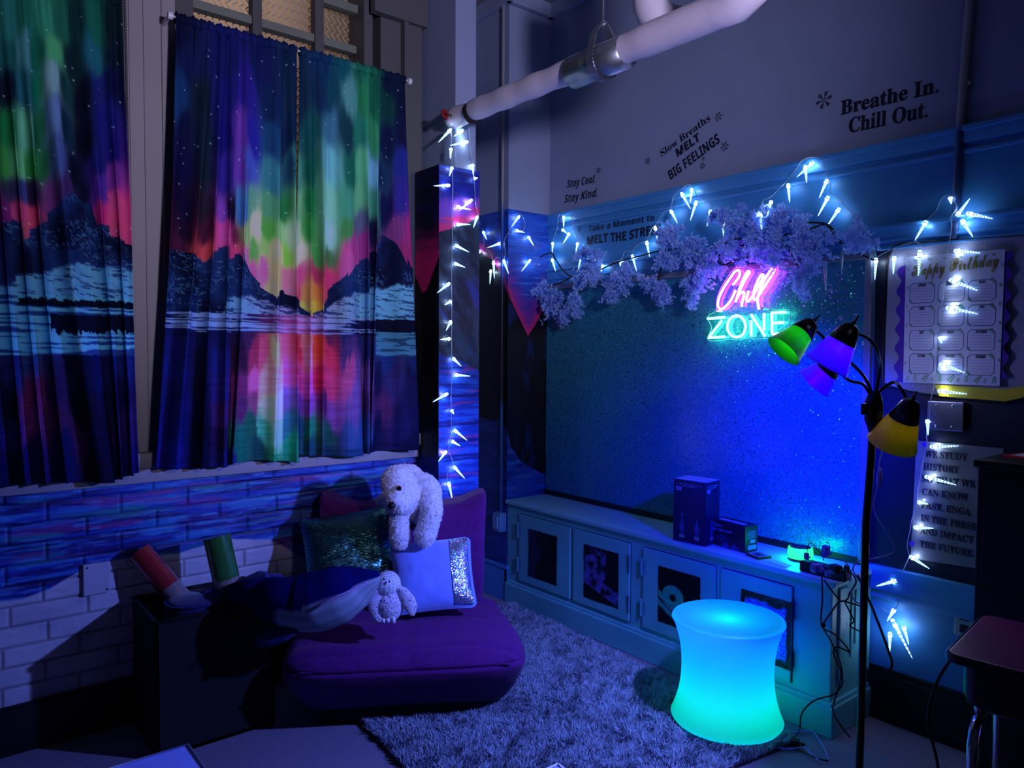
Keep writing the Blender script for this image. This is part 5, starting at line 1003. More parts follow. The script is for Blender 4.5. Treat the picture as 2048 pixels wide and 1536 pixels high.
ob = [(3.140,2.312,1.738),(3.140,2.304,1.758),(3.140,2.275,1.770),(3.140,2.258,1.795),(3.140,2.257,1.841),(3.140,2.242,1.879),(3.140,2.216,1.920),(3.140,2.179,1.965),(3.140,2.146,1.986),(3.140,2.109,1.986),(3.140,2.073,1.977),(3.140,2.051,1.964),(3.140,2.026,1.951),(3.140,1.995,1.956),(3.140,1.954,1.976),(3.140,1.927,1.974),(3.140,1.916,1.955),(3.140,1.929,1.914),(3.140,1.972,1.856),(3.140,1.978,1.819),(3.140,1.964,1.788),(3.140,1.936,1.768),(3.140,1.866,1.767),(3.140,1.855,1.753),(3.140,1.861,1.696),(3.140,1.853,1.651),(3.140,1.866,1.630),(3.140,1.906,1.624),(3.140,1.974,1.634),(3.140,2.034,1.632),(3.140,2.080,1.639),(3.140,2.131,1.628),(3.140,2.180,1.634),(3.140,2.229,1.626),(3.140,2.300,1.629),(3.140,2.310,1.645),(3.140,2.289,1.685),(3.140,2.294,1.711)]
acr = MB().prism([(-(p[1]-ob[0][1]), p[2]-ob[0][2]) for p in ob], (SGX+.014, ob[0][1], ob[0][2]), (0, -1, 0), (0, 0, 1), -.004)
M_acr = bpy.data.materials.new('clear_acrylic'); M_acr.use_nodes = True; _n = M_acr.node_tree; _n.nodes.remove(_n.nodes['Principled BSDF']); _t = _n.nodes.new('ShaderNodeBsdfTransparent'); _g = _n.nodes.new('ShaderNodeBsdfGlossy'); _g.inputs['Roughness'].default_value = .1; _x = _n.nodes.new('ShaderNodeMixShader'); _x.inputs[0].default_value = .05
_n.links.new(_t.outputs[0], _x.inputs[1]); _n.links.new(_g.outputs[0], _x.inputs[2]); _n.links.new(_x.outputs[0], _n.nodes['Material Output'].inputs[0])
acr.build('acrylic_backing', M_acr, sg)
M_edge = mat('acrylic_edge', (190, 220, 235), .25, noise=(20, .05), emit=None)
eg = MB(); eg.tube([Vector(p)+Vector((.012, 0, 0)) for p in spline(ob+[ob[0]], 3)], .0016, 5); eg.build('acrylic_edge', M_edge, sg, True)
for a_, b_ in (([(3.150,2.069,1.981),(3.150,2.060,2.043)]), ([(3.150,2.114,2.010),(3.150,2.082,2.052)])): MB().tube([a_, b_], .0008, 5).build('hanging_wire', M_white, sg)
for pt in [(3.150,2.249,1.777),(3.150,1.987,1.777)]: MB().tube([(3.13, pt[1], pt[2]), (3.185, pt[1], pt[2])], .006, 10).build('standoff', M_white, sg)

# ------------------------------------------------------------------ flower garland
M_petal = mat('pale_lilac_petals', (176, 208, 255), .7, noise=(40, .12)); 
_n = M_petal.node_tree; _t = _n.nodes.new('ShaderNodeBsdfTranslucent'); _t.inputs[0].default_value = L4((176, 208, 255)); _x = _n.nodes.new('ShaderNodeMixShader'); _x.inputs[0].default_value = .5
_n.links.new(_n.nodes['Principled BSDF'].outputs[0], _x.inputs[1]); _n.links.new(_t.outputs[0], _x.inputs[2]); _n.links.new(_x.outputs[0], _n.nodes['Material Output'].inputs[0])
M_twig = mat('dark_twig', (26, 20, 26), .8, noise=(30, .2))
gl = thing('flower_garland', 'garland of pale lilac blossom on dark twigs draped along the top of the glitter board', 'garland', tuple([(3.110,2.185,2.072)][0]))
TW = [[(3.130,3.592,2.032),(3.130,3.627,2.131),(3.130,3.584,2.178),(3.130,3.488,2.193),(3.130,3.441,2.145),(3.130,3.385,2.084),(3.130,3.312,2.035),(3.130,3.225,2.004)], [(3.130,3.312,2.023),(3.130,3.402,1.999),(3.130,3.495,1.987),(3.130,3.542,1.933)], [(3.110,3.204,2.001),(3.110,3.079,2.035),(3.110,2.920,2.076),(3.110,2.734,2.097),(3.110,2.560,2.112),(3.110,2.397,2.094),(3.110,2.243,2.048),(3.110,2.100,2.082),(3.110,1.992,2.084),(3.110,1.863,2.106),(3.110,1.766,2.112),(3.110,1.673,2.130),(3.110,1.631,2.095),(3.110,1.581,2.029),(3.110,1.515,1.984),(3.110,1.456,1.953)], [(3.100,1.809,2.120),(3.100,1.761,2.145),(3.100,1.690,2.136),(3.100,1.658,2.123),(3.100,1.621,2.064),(3.100,1.571,2.023)], [(3.110,2.046,2.104),(3.110,2.129,2.119),(3.110,2.186,2.101),(3.110,2.273,2.031)], [(3.100,2.236,2.047),(3.100,2.188,1.998),(3.100,2.092,2.018),(3.100,1.984,2.026)], [(3.110,2.560,2.112),(3.110,2.585,2.021),(3.110,2.605,1.956)], [(3.110,3.203,1.941),(3.110,3.246,1.884),(3.110,3.378,1.814)], [(3.110,2.384,2.093),(3.110,2.345,1.987),(3.110,2.331,1.910)], [(3.100,1.882,2.096),(3.100,1.818,2.009),(3.100,1.780,1.927)]]
for tw in TW: MB().tube(spline(tw, 6), .0042, 6).build('twig', M_twig, gl, True)
def blossom(seed, n=8):
    """a spray: short drooping sprigs set with narrow petals"""
    rg = random.Random(seed); V = []; F = []
    for _ in range(n):
        d0 = Vector((rg.gauss(0, .8), rg.gauss(0, 1), rg.gauss(0, 1)-.25)).normalized(); ln_ = rg.uniform(.65, 1.15)
        for k in range(11):
            s = rg.uniform(.08, 1)*ln_; p = d0*s+Vector((rg.gauss(0, .10), rg.gauss(0, .10), rg.gauss(0, .10)-.12*s*s)); d = (d0+Vector((rg.gauss(0, .8), rg.gauss(0, .8), rg.gauss(0, .8)))).normalized()
            for pet in range(rg.choice((3, 4, 4, 5))):
                dd = (d+Vector((rg.gauss(0, .8), rg.gauss(0, .8), rg.gauss(0, .8)))).normalized(); s_ = dd.orthogonal().normalized(); s_.rotate(Quaternion(dd, rg.random()*6.28)); nn_ = dd.cross(s_); l = rg.uniform(.24, .40); w__ = l*rg.uniform(.20, .32); k0 = len(V)
                V += [p, p+dd*l*.55+s_*w__+nn_*l*.08, p+dd*l+nn_*l*rg.uniform(-.25, .25), p+dd*l*.55-s_*w__+nn_*l*.08, p+dd*l*.5-nn_*l*.05]
                F += [(k0, k0+1, k0+4), (k0+1, k0+2, k0+4), (k0+2, k0+3, k0+4), (k0+3, k0, k0+4)]
    mb = MB().add([tuple(v) for v in V], F); me = mb.mesh('blossom'); me.materials.append(M_petal); return me
BM = [blossom(s) for s in (11, 12, 13, 14)]
CL = [(3.114,3.597,1.983,0.081),(3.103,3.512,1.929,0.086),(3.064,3.366,1.918,0.097),(3.079,3.257,1.883,0.076),(3.113,3.438,1.848,0.092),(3.090,3.320,1.801,0.071),(3.086,3.220,1.827,0.063),(3.109,3.154,2.151,0.075),(3.069,3.019,2.142,0.061),(3.112,3.114,2.083,0.068),(3.093,3.165,2.021,0.075),(3.084,3.032,2.010,0.085),(3.090,2.919,1.978,0.078),(3.079,2.821,1.956,0.082),(3.068,2.859,1.903,0.071),(3.053,2.922,1.892,0.053),(3.100,2.804,2.026,0.058),(3.075,2.630,1.942,0.068),(3.071,2.571,1.885,0.072),(3.100,2.548,1.912,0.056),(3.120,2.580,1.848,0.051),(3.052,2.530,2.186,0.060),(3.099,2.513,2.210,0.083),(3.098,2.478,2.141,0.066),(3.058,2.556,2.054,0.066),(3.079,2.398,2.112,0.070),(3.087,2.333,2.123,0.069),(3.066,2.400,2.052,0.070),(3.118,2.364,2.053,0.065),(3.071,2.477,2.047,0.049),(3.094,2.284,2.011,0.063),(3.114,2.244,2.251,0.052),(3.074,2.163,2.250,0.056),(3.055,2.135,2.193,0.056),(3.105,2.113,2.160,0.081),(3.076,2.052,2.184,0.050),(3.099,2.207,2.098,0.073),(3.068,2.127,2.062,0.061),(3.069,2.243,2.045,0.068),(3.105,2.253,1.992,0.063),(3.062,2.272,1.940,0.063),(3.074,2.328,1.883,0.064),(3.072,2.369,1.834,0.048),(3.063,2.345,1.921,0.053),(3.090,1.981,2.188,0.069),(3.067,2.005,2.154,0.049),(3.059,1.980,2.103,0.059),(3.113,1.967,2.072,0.079),(3.061,1.889,2.104,0.067),(3.092,1.905,2.201,0.068),(3.086,1.847,2.203,0.057),(3.110,1.839,2.148,0.077),(3.071,1.756,2.122,0.065),(3.100,1.778,2.083,0.066),(3.059,1.783,2.046,0.056),(3.101,1.867,2.048,0.072),(3.081,1.889,1.992,0.053),(3.092,1.958,1.999,0.044),(3.077,1.711,2.051,0.060),(3.106,1.691,2.019,0.065),(3.107,1.738,1.991,0.061),(3.068,1.687,1.950,0.050),(3.067,1.749,1.922,0.056),(3.080,1.792,1.898,0.052),(3.056,1.753,1.856,0.042),(3.106,1.757,1.825,0.033),(3.060,1.633,2.062,0.045),(3.108,1.513,2.088,0.049),(3.052,1.505,2.040,0.061),(3.076,1.542,2.021,0.040),(3.078,1.469,2.023,0.048),(3.052,1.422,2.010,0.030),(3.065,1.513,2.121,0.026),(3.065,1.559,2.064,0.035),(3.116,1.687,2.107,0.037),(3.094,2.099,2.264,0.035),(3.114,2.048,2.057,0.060),(3.106,2.080,2.012,0.040)] 
for k, (x_, y_, z_, r_) in enumerate(CL):
    o = bpy.data.objects.new('blossom_cluster', BM[k % 4]); C.objects.link(o); o.parent = gl
    o.location = Vector((x_, y_, z_))-gl.location; o.scale = (min(r_, .075)*.8, r_, r_*(.85+.3*random.random())); o.rotation_euler = (random.uniform(-.4, .4), random.uniform(-.4, .4), random.random()*.6+(math.pi if k % 3 == 0 else 0))

# ------------------------------------------------------------------ icicle fairy lights
M_cord = mat('clear_cord', (170, 180, 200), .3, noise=(30, .05))
M_ice = mat('clear_icicle', (190, 215, 255), .12, emit=(150, 200, 255), estr=4.0, noise=(60, .1)); M_iceoff = mat('unlit_icicle', (110, 160, 190), .12, noise=(60, .1), coat=.6)
M_led = mat('icicle_led', (255, 255, 255), .3, emit=(205, 230, 255), estr=80, noise=(10, .02))
prof = [(.001, 0), (.7, .0), (1.0, .06), (.95, .12)]
for k in range(11): s = .14+.8*k/11; prof += [((1-s)**.7*1.0+.08, s), ((1-s)**.7*.74+.05, s+.04)]
prof += [(.02, 1.0), (0, 1.0)]
ice_me = MB().lathe(prof, 8).mesh('icicle'); ice_me.materials.append(M_ice); iceoff_me = ice_me.copy(); iceoff_me.materials.clear(); iceoff_me.materials.append(M_iceoff)
for m_ in (ice_me, iceoff_me): m_.polygons.foreach_set('use_smooth', [True]*len(m_.polygons))
_n = M_ice.node_tree; _w = _n.nodes.new('ShaderNodeTexWave'); _w.bands_direction = 'Z'; _w.inputs['Scale'].default_value = 3.2; _w.inputs['Distortion'].default_value = 3; _w.inputs['Detail Scale'].default_value = 6
_c = _n.nodes.new('ShaderNodeTexCoord'); _n.links.new(_c.outputs['Object'], _w.inputs['Vector']); _q = _n.nodes.new('ShaderNodeMapRange'); _q.inputs['From Min'].default_value = .35; _q.inputs['From Max'].default_value = .65; _q.inputs['To Min'].default_value = .5; _q.inputs['To Max'].default_value = 4.5
_n.links.new(_w.outputs['Fac'], _q.inputs['Value']); _n.links.new(_q.outputs['Result'], _n.nodes['Principled BSDF'].inputs['Emission Strength'])
led_me = MB().sphere((0, 0, .16), (1.0, 1.0, .10), 8, 6).mesh('led'); led_me.materials.append(M_led)
def icicle(parent, a, b, lit=True):
    a, b = Vector(a), Vector(b); d = b-a; L = max(d.length, .03)
    o = bpy.data.objects.new('icicle', ice_me if lit else iceoff_me); C.objects.link(o); o.parent = parent; o.location = a-parent.location
    o.rotation_mode = 'QUATERNION'; o.rotation_quaternion = Vector((0, 0, 1)).rotation_difference(d.normalized()) if d.length > 1e-5 else Quaternion(); o.scale = (.0085, .0085, L)
    if lit: l = bpy.data.objects.new('led', led_me); C.objects.link(l); l.parent = o
def strand(name, label, items, cords):
    t = thing(name, label, 'string lights', tuple(items[0][0])); 
    for c_ in cords: MB().tube(spline(c_, 5), .0016, 5).build('cord', M_cord, t, True)
    for it in items: icicle(t, it[0], it[1], len(it) < 3)
    return t
strand('icicle_lights','strand of icicle fairy lights hanging down the painted column',[((2.146,3.100,2.773),(2.198,3.100,2.829)),((2.139,3.150,2.694),(2.061,3.150,2.612)),((2.213,3.150,2.704),(2.154,3.150,2.659)),((2.245,3.150,2.650),(2.130,3.150,2.610)),((2.139,3.150,2.600),(2.134,3.150,2.543)),((2.273,3.150,2.541),(2.281,3.150,2.480)),((2.281,3.150,2.467),(2.303,3.150,2.473)),((2.147,3.150,2.506),(2.128,3.150,2.454)),((2.132,3.150,2.410),(2.032,3.150,2.393)),((2.168,3.150,2.308),(2.267,3.150,2.304)),((2.271,3.150,2.357),(2.187,3.150,2.287)),((2.169,3.150,2.217),(2.264,3.150,2.228)),((2.163,3.150,2.112),(2.255,3.150,2.083)),((2.157,3.150,2.019),(2.231,3.150,2.002)),((2.133,3.150,1.915),(2.054,3.150,1.859)),((2.143,3.150,1.824),(2.101,3.150,1.802)),((2.142,3.150,1.724),(2.110,3.150,1.670)),((2.138,3.150,1.631),(2.072,3.150,1.625)),((2.150,3.150,1.534),(2.208,3.150,1.488)),((2.159,3.150,1.445),(2.267,3.150,1.437)),((2.123,3.150,1.350),(2.028,3.150,1.308)),((2.145,3.150,1.266),(2.153,3.150,1.253)),((2.160,3.150,1.162),(2.247,3.150,1.098)),((2.144,3.150,1.105),(2.203,3.150,1.072)),((2.115,3.150,1.054),(2.064,3.150,1.002)),((2.157,3.150,0.973),(2.233,3.150,0.897)),((2.128,3.150,0.894),(2.153,3.150,0.794)),((2.307,3.150,2.276),(2.280,3.150,2.211))],[[(2.113,3.080,2.728),(2.143,3.150,2.691),(2.139,3.150,2.604),(2.144,3.150,2.519),(2.150,3.150,2.408),(2.146,3.150,2.269),(2.149,3.150,2.113),(2.145,3.150,2.016),(2.144,3.150,1.916),(2.146,3.150,1.826),(2.146,3.150,1.726),(2.146,3.150,1.631),(2.147,3.150,1.534),(2.147,3.150,1.445),(2.143,3.150,1.350),(2.144,3.150,1.266),(2.145,3.150,1.163),(2.136,3.150,1.106),(2.130,3.150,1.052),(2.144,3.150,1.020),(2.155,3.150,0.973),(2.122,3.150,0.940),(2.122,3.150,0.894)],[(2.250,3.150,2.725),(2.256,3.150,2.652),(2.273,3.150,2.541),(2.284,3.150,2.468),(2.292,3.150,2.376),(2.296,3.150,2.332),(2.313,3.150,2.277),(2.845,3.852,2.388),(2.845,3.824,2.340),(2.845,3.813,2.258),(2.845,3.823,2.247),(2.845,3.751,2.202),(2.845,3.713,2.143)]])
strand('icicle_lights','strand of icicle fairy lights swagged over the garland and the glitter board',[((2.845,3.824,2.340),(2.845,3.782,2.280)),((2.845,3.636,2.244),(2.845,3.782,2.230)),((2.845,3.844,2.222),(2.845,3.962,2.163)),((2.845,3.713,2.143),(2.845,3.702,2.026)),((2.845,3.739,2.090),(2.845,3.749,1.995)),((2.845,3.610,2.139),(2.845,3.557,2.045)),((2.938,3.570,2.415),(2.873,3.570,2.335)),((2.905,3.570,2.321),(2.984,3.570,2.315)),((3.008,3.570,2.296),(3.057,3.570,2.239)),((3.030,3.570,2.151),(2.954,3.570,2.069)),((3.165,3.608,2.129),(3.165,3.610,2.022)),((3.165,3.518,2.164),(3.165,3.482,2.078)),((3.165,3.510,2.268),(3.165,3.515,2.201)),((3.165,3.412,2.420),(3.165,3.411,2.347)),((3.165,3.425,2.337),(3.165,3.375,2.303)),((3.165,3.354,2.308),(3.165,3.418,2.245)),((3.165,3.283,2.240),(3.165,3.300,2.182)),((3.165,3.245,2.169),(3.165,3.278,2.075)),((3.165,3.135,2.127),(3.165,3.164,2.089)),((3.165,3.067,2.086),(3.165,3.090,2.030)),((3.165,2.930,2.095),(3.165,2.930,2.062)),((3.165,2.841,2.120),(3.165,2.805,2.021)),((3.165,2.736,2.185),(3.165,2.712,2.093)),((3.165,2.678,2.260),(3.165,2.653,2.164)),((3.160,2.567,2.329),(3.160,2.518,2.250)),((3.160,2.499,2.411),(3.160,2.434,2.313)),((3.160,2.428,2.423),(3.160,2.439,2.347)),((3.160,2.398,2.354),(3.160,2.437,2.253)),((3.160,2.308,2.294),(3.160,2.333,2.209)),((3.160,2.233,2.218),(3.160,2.231,2.150)),((3.080,1.977,2.226),(3.080,1.964,2.131)),((3.080,1.917,2.268),(3.080,1.939,2.199)),((3.160,1.883,2.351),(3.160,1.873,2.259)),((3.160,1.800,2.418),(3.160,1.791,2.335)),((3.160,1.756,2.427),(3.160,1.843,2.370)),((3.160,1.693,2.337),(3.160,1.730,2.258)),((3.160,1.685,2.262),(3.160,1.735,2.177)),((3.160,1.633,2.202),(3.160,1.690,2.128)),((3.160,1.471,1.968),(3.160,1.474,1.873)),((3.100,1.473,2.044),(3.100,1.468,1.947),0),((3.100,1.586,2.013),(3.100,1.588,1.902),0),((3.100,1.664,1.965),(3.100,1.655,1.823),0)],[[(2.845,3.713,2.143),(2.845,3.669,2.160),(2.845,3.610,2.139),(2.828,3.570,2.194),(2.813,3.570,2.234),(2.858,3.570,2.316),(2.904,3.570,2.405),(2.919,3.570,2.425),(2.959,3.570,2.418),(2.983,3.570,2.366),(2.971,3.570,2.328),(2.920,3.570,2.320)],[(3.165,3.608,2.129),(3.165,3.618,2.155),(3.165,3.518,2.170),(3.165,3.509,2.243),(3.165,3.506,2.292),(3.165,3.470,2.349),(3.165,3.453,2.432),(3.165,3.399,2.443),(3.165,3.337,2.392),(3.165,3.319,2.330),(3.165,3.293,2.279),(3.165,3.240,2.190),(3.165,3.223,2.165),(3.165,3.135,2.132),(3.165,3.067,2.091),(3.165,2.930,2.101),(3.165,2.898,2.142),(3.165,2.846,2.142),(3.165,2.796,2.175),(3.165,2.736,2.190),(3.165,2.698,2.250),(3.165,2.678,2.263),(3.165,2.618,2.323),(3.165,2.572,2.337),(3.165,2.553,2.397),(3.165,2.502,2.429),(3.165,2.458,2.447),(3.160,2.428,2.429),(3.160,2.394,2.380),(3.160,2.321,2.329),(3.160,2.297,2.306),(3.160,2.233,2.225),(3.160,2.143,2.244),(3.090,1.994,2.245),(3.090,1.964,2.276),(3.090,1.930,2.286),(3.160,1.954,2.315),(3.160,1.908,2.349),(3.160,1.883,2.369),(3.160,1.844,2.409),(3.160,1.819,2.439),(3.160,1.781,2.449),(3.160,1.731,2.434),(3.160,1.706,2.388),(3.160,1.690,2.345),(3.160,1.677,2.303),(3.160,1.679,2.275),(3.160,1.625,2.232),(3.160,1.619,2.214),(3.160,1.572,2.163),(3.160,1.537,2.113),(3.160,1.502,2.059),(3.160,1.471,1.974)]])
strand('icicle_lights','strand of icicle fairy lights falling over the birthday chart to the floor',[((3.160,1.190,2.177),(3.160,1.185,2.151)),((3.160,1.273,2.097),(3.160,1.318,2.020)),((3.160,1.296,1.983),(3.160,1.300,1.875)),((3.160,1.396,1.967),(3.160,1.399,1.890)),((3.160,1.165,2.098),(3.160,1.118,2.162)),((3.160,1.130,2.105),(3.160,1.037,2.071)),((3.160,1.147,2.083),(3.160,1.104,2.009)),((3.160,1.170,1.966),(3.160,1.076,1.947)),((3.160,1.184,1.855),(3.160,1.080,1.804)),((3.160,1.193,1.746),(3.160,1.078,1.716)),((3.160,1.212,1.633),(3.160,1.210,1.624)),((3.160,1.211,1.525),(3.160,1.117,1.490)),((3.160,1.214,1.416),(3.160,1.106,1.408)),((3.165,1.252,1.300),(3.165,1.248,1.234)),((3.165,1.239,1.190),(3.165,1.132,1.204)),((3.165,1.256,1.068),(3.165,1.135,1.049)),((3.165,1.280,0.960),(3.165,1.238,0.958)),((3.165,1.293,0.853),(3.165,1.215,0.864)),((3.165,1.306,0.732),(3.165,1.227,0.696)),((3.165,1.354,0.619),(3.165,1.440,0.572)),((3.160,1.357,0.499),(3.160,1.388,0.436)),((3.160,1.369,0.455),(3.160,1.280,0.309)),((3.160,1.321,0.439),(3.160,1.297,0.363)),((3.160,1.374,0.396),(3.160,1.373,0.305))],[[(3.165,1.473,1.968),(3.165,1.427,1.991),(3.165,1.381,2.006),(3.165,1.330,2.017),(3.165,1.299,2.010),(3.165,1.292,1.996),(3.165,1.318,2.032),(3.165,1.294,2.068),(3.165,1.270,2.104),(3.165,1.241,2.132),(3.165,1.224,2.174),(3.165,1.201,2.186),(3.165,1.183,2.174),(3.165,1.167,2.133),(3.165,1.187,2.098),(3.165,1.183,2.066),(3.165,1.190,1.997),(3.165,1.194,1.928),(3.165,1.201,1.852),(3.165,1.208,1.776),(3.165,1.212,1.699),(3.165,1.215,1.633),(3.165,1.223,1.576),(3.165,1.228,1.518),(3.165,1.232,1.433),(3.165,1.242,1.374),(3.165,1.246,1.302),(3.170,1.250,1.335),(3.170,1.254,1.299),(3.170,1.256,1.235),(3.170,1.254,1.191),(3.170,1.270,1.106),(3.170,1.274,1.065),(3.170,1.283,1.004),(3.170,1.287,0.958),(3.170,1.299,0.900),(3.170,1.306,0.870),(3.170,1.308,0.847),(3.170,1.319,0.771),(3.170,1.310,0.730),(3.170,1.323,0.690),(3.170,1.338,0.646),(3.170,1.343,0.621),(3.170,1.347,0.558),(3.160,1.345,0.542),(3.160,1.351,0.507),(3.160,1.386,0.477),(3.160,1.419,0.492),(3.160,1.448,0.477)]])
ice_gl = 'strands of icicle fairy lights'

# ------------------------------------------------------------------ wall lettering and snowflakes
M_decal = mat('navy_vinyl', (10, 10, 44), .5, noise=(20, .1))
def decal(label, lines):
    t = thing('wall_lettering', label, 'wall lettering', lines[0][1][0])
    for tx_, (p0, p1), hh, kind, bold, wav, shear in lines:
        text_on(MB_ := MB(), tx_, p0, p1, hh, kind=kind, bold=bold, wav=wav, shear=shear); MB_.build('line_of_lettering', M_decal, t)
decal('black lettering reading Breathe In. Chill Out. high on the right wall', [('Breathe In.', [(3.209,1.665,2.620),(3.209,1.262,2.612)], .062, 'serif', .016, 0, 0), ('Chill Out.', [(3.209,1.627,2.533),(3.209,1.301,2.523)], .064, 'serif', .016, 0, 0)])
decal('slanted black lettering reading Slow Breaths MELT BIG FEELINGS in the middle of the right wall', [('Slow Breaths', [(3.209,2.675,2.641),(3.209,2.356,2.764)], .040, 'serif', .004, 0, 0), ('MELT', [(3.209,2.565,2.618),(3.209,2.416,2.676)], .044, 'sans', .022, 0, 0), ('BIG FEELINGS', [(3.209,2.610,2.504),(3.209,2.293,2.639)], .052, 'sans', .012, 0, 0)])
decal('thin black lettering reading Stay Cool. Stay Kind. near the corner', [('Stay Cool.', [(3.209,3.430,2.601),(3.209,3.180,2.591)], .046, 'sansital', .0, 0, 0), ('Stay Kind.', [(3.209,3.452,2.511),(3.209,3.162,2.504)], .048, 'sansital', .0, 0, 0)])
decal('black lettering reading Take a Moment to MELT THE STRESS above the garland', [('Take a Moment to', [(3.200,3.227,2.300),(3.200,2.711,2.298)], .036, 'sans', -.006, 0, 0), ('MELT THE STRESS', [(3.200,3.238,2.219),(3.200,2.663,2.218)], .050, 'sans', .014, .004, 0)])
def snowflake(label, c_, r_, arms=6, xo=3.209):
    mb = MB()
    for k in range(arms):
        a_ = 2*math.pi*k/arms+.2; u_ = np.array([0, -math.cos(a_), math.sin(a_)]); s_ = np.array([0, math.sin(a_), math.cos(a_)]); o_ = np.array(c_)
        mb.prism([(.12*r_, -.05*r_), (r_, -.05*r_), (r_, .05*r_), (.12*r_, .05*r_)], o_, u_, s_, .0005)
        for sg_ in (-1, 1):
            for rr_ in (.45, .70): mb.prism([(rr_*r_, 0), (rr_*r_+.22*r_, sg_*.24*r_), (rr_*r_+.30*r_, sg_*.20*r_), (rr_*r_+.10*r_, 0)], o_, u_, s_, .0005)
    tag(mb.build('snowflake_sticker', M_decal), label, 'sticker', 'snowflake stickers')
for lb, pt, r_ in (('large dark snowflake sticker left of Breathe In.', [(3.209,1.744,2.706)][0], .038), ('snowflake sticker at the upper right of Slow Breaths', [(3.209,2.307,2.770)][0], .022), ('snowflake sticker right of BIG FEELINGS', [(3.209,2.268,2.611)][0], .024), ('snowflake sticker left of Slow Breaths', [(3.209,2.774,2.639)][0], .020), ('snowflake sticker just under BIG FEELINGS', [(3.209,2.401,2.539)][0], .018), ('tiniest snowflake sticker, between the letters and the sticker under BIG FEELINGS', [(3.209,2.396,2.576)][0], .010), ('snowflake sticker above the end of Stay Cool.', [(3.209,3.156,2.658)][0], .018), ('snowflake sticker left of Take a Moment', [(3.200,3.310,2.331)][0], .022), ('snowflake sticker right of Take a Moment', [(3.200,2.630,2.293)][0], .022)): snowflake(lb, pt, r_)

# ------------------------------------------------------------------ birthday board
def ring(poly, o, off): return [(off, p[1], p[2]) for p in poly]
bq = [(3.185,1.385,2.016),(3.185,1.415,2.003),(3.185,1.431,1.967),(3.185,1.435,1.874),(3.185,1.438,1.664),(3.185,1.438,1.442),(3.185,1.391,1.422),(3.185,1.272,1.401),(3.185,1.022,1.383),(3.185,0.972,1.388),(3.185,0.935,1.421),(3.185,0.910,1.450),(3.185,0.843,1.758),(3.185,0.834,1.971),(3.185,0.864,1.992),(3.185,0.945,2.000),(3.185,1.195,2.011)]
bd_ = thing('notice_board', 'grey round cornered notice board at the upper right carrying the birthday chart', 'board', bq[0])
MB().prism([(-(p[1]-bq[0][1]), p[2]-bq[0][2]) for p in bq], (3.194, bq[0][1], bq[0][2]), (0, -1, 0), (0, 0, 1), -.016).build('panel', mat('grey_glitter_card', (150, 150, 176), .6, noise=(260, .25), bump=(200, .3)), bd_)
be = MB(); be.tube([(3.178, p[1], p[2]) for p in spline(bq+[bq[0]], 2)], .004, 6); be.build('edge', M_blackp, bd_, True)
pq = [np.array(p) for p in [(3.172,1.355,1.961),(3.172,1.000,1.955),(3.172,1.004,1.443),(3.172,1.353,1.445)]]
def pos(u, v, off=0): 
    a_ = pq[0]*(1-u)+pq[1]*u; b_ = pq[3]*(1-u)+pq[2]*u; p = a_*(1-v)+b_*v; p[0] -= off; return p
def flat(mb, pts, off): 
    A = [pos(u, v, off) for u, v in pts]; B = [pos(u, v, off-.0006) for u, v in pts]; n_ = len(A); mb.add(A+B, [tuple(range(n_)), tuple(range(n_, 2*n_))[::-1]]+[(i, n_+i, n_+(i+1) % n_, (i+1) % n_) for i in range(n_)])
def line(mb, a_, b_, w_, off):
    d0 = np.array([b_[0]-a_[0], (b_[1]-a_[1])*1.4]); d0 = d0/(np.linalg.norm(d0)+1e-9); nx, ny = -d0[1]*w_, d0[0]*w_/1.4
    flat(mb, [(a_[0]+nx, a_[1]+ny), (b_[0]+nx, b_[1]+ny), (b_[0]-nx, b_[1]-ny), (a_[0]-nx, a_[1]-ny)], off)
sc_ = [(-.02, .08)]
L_, R_ = [], []
for k in range(41): v = .08+.92*k/40; L_.append((-.075-.028*math.sin(k*math.pi/3.3)-.015*v, v)); R_.append((1.045+.028*math.sin(k*math.pi/3.3+1), v-.06))
pb = MB(); flat(pb, R_[:1]+[(1.0, .02), (.0, .06)]+L_+R_[::-1][:-1], -.004)
tag(pb.build('scalloped_border', mat('purple_card', (76, 26, 170), .6, noise=(20, .08))), 'purple scalloped paper border showing on both sides of the birthday chart', 'paper border')
yb = [np.array(p) for p in [(3.174,1.235,1.441),(3.174,0.990,1.432),(3.174,0.923,1.446),(3.174,0.903,1.434),(3.174,0.929,1.403),(3.174,0.985,1.386),(3.174,1.018,1.388),(3.174,1.215,1.395)]]
yb_m = MB(); n_ = len(yb); A = [p for p in yb]; B = [p+np.array([.001, 0, 0]) for p in yb]; yb_m.add(A+B, [tuple(range(n_)), tuple(range(n_, 2*n_))[::-1]]+[(i, n_+i, n_+(i+1) % n_, (i+1) % n_) for i in range(n_)])
tag(yb_m.build('yellow_border_strip', mat('yellow_card', (206, 186, 30), .5, noise=(30, .08))), 'yellow scalloped border strip along the bottom of the grey notice board', 'paper border')
ch_ = thing('birthday_chart', 'white Happy Birthday chart with twelve month boxes and green leaves', 'poster', tuple(pq[0]))
fm = MB(); flat(fm, [(0, 0), (1, 0), (1, 1), (0, 1)], 0); fm.build('sheet', mat('poster_paper', (206, 208, 232), .55, noise=(14, .03)), ch_)
tm = MB(); 
M_gold = mat('gold_print', (150, 134, 60), .4, .3, noise=(60, .25)); text_on(tm, 'Happy', pos(.07, .155, .002), pos(.43, .14, .002), .052, kind='script', bold=.012); text_on(tm, 'Birthday', pos(.47, .138, .002), pos(.95, .115, .002), .055, kind='script', bold=.012); tm.build('title', M_gold, ch_)
lf = MB(); M_gi, M_pi = mat('grey_ink', (70, 76, 120), .6, noise=(20, .05)), mat('pale_ink', (110, 114, 160), .6, noise=(20, .05))
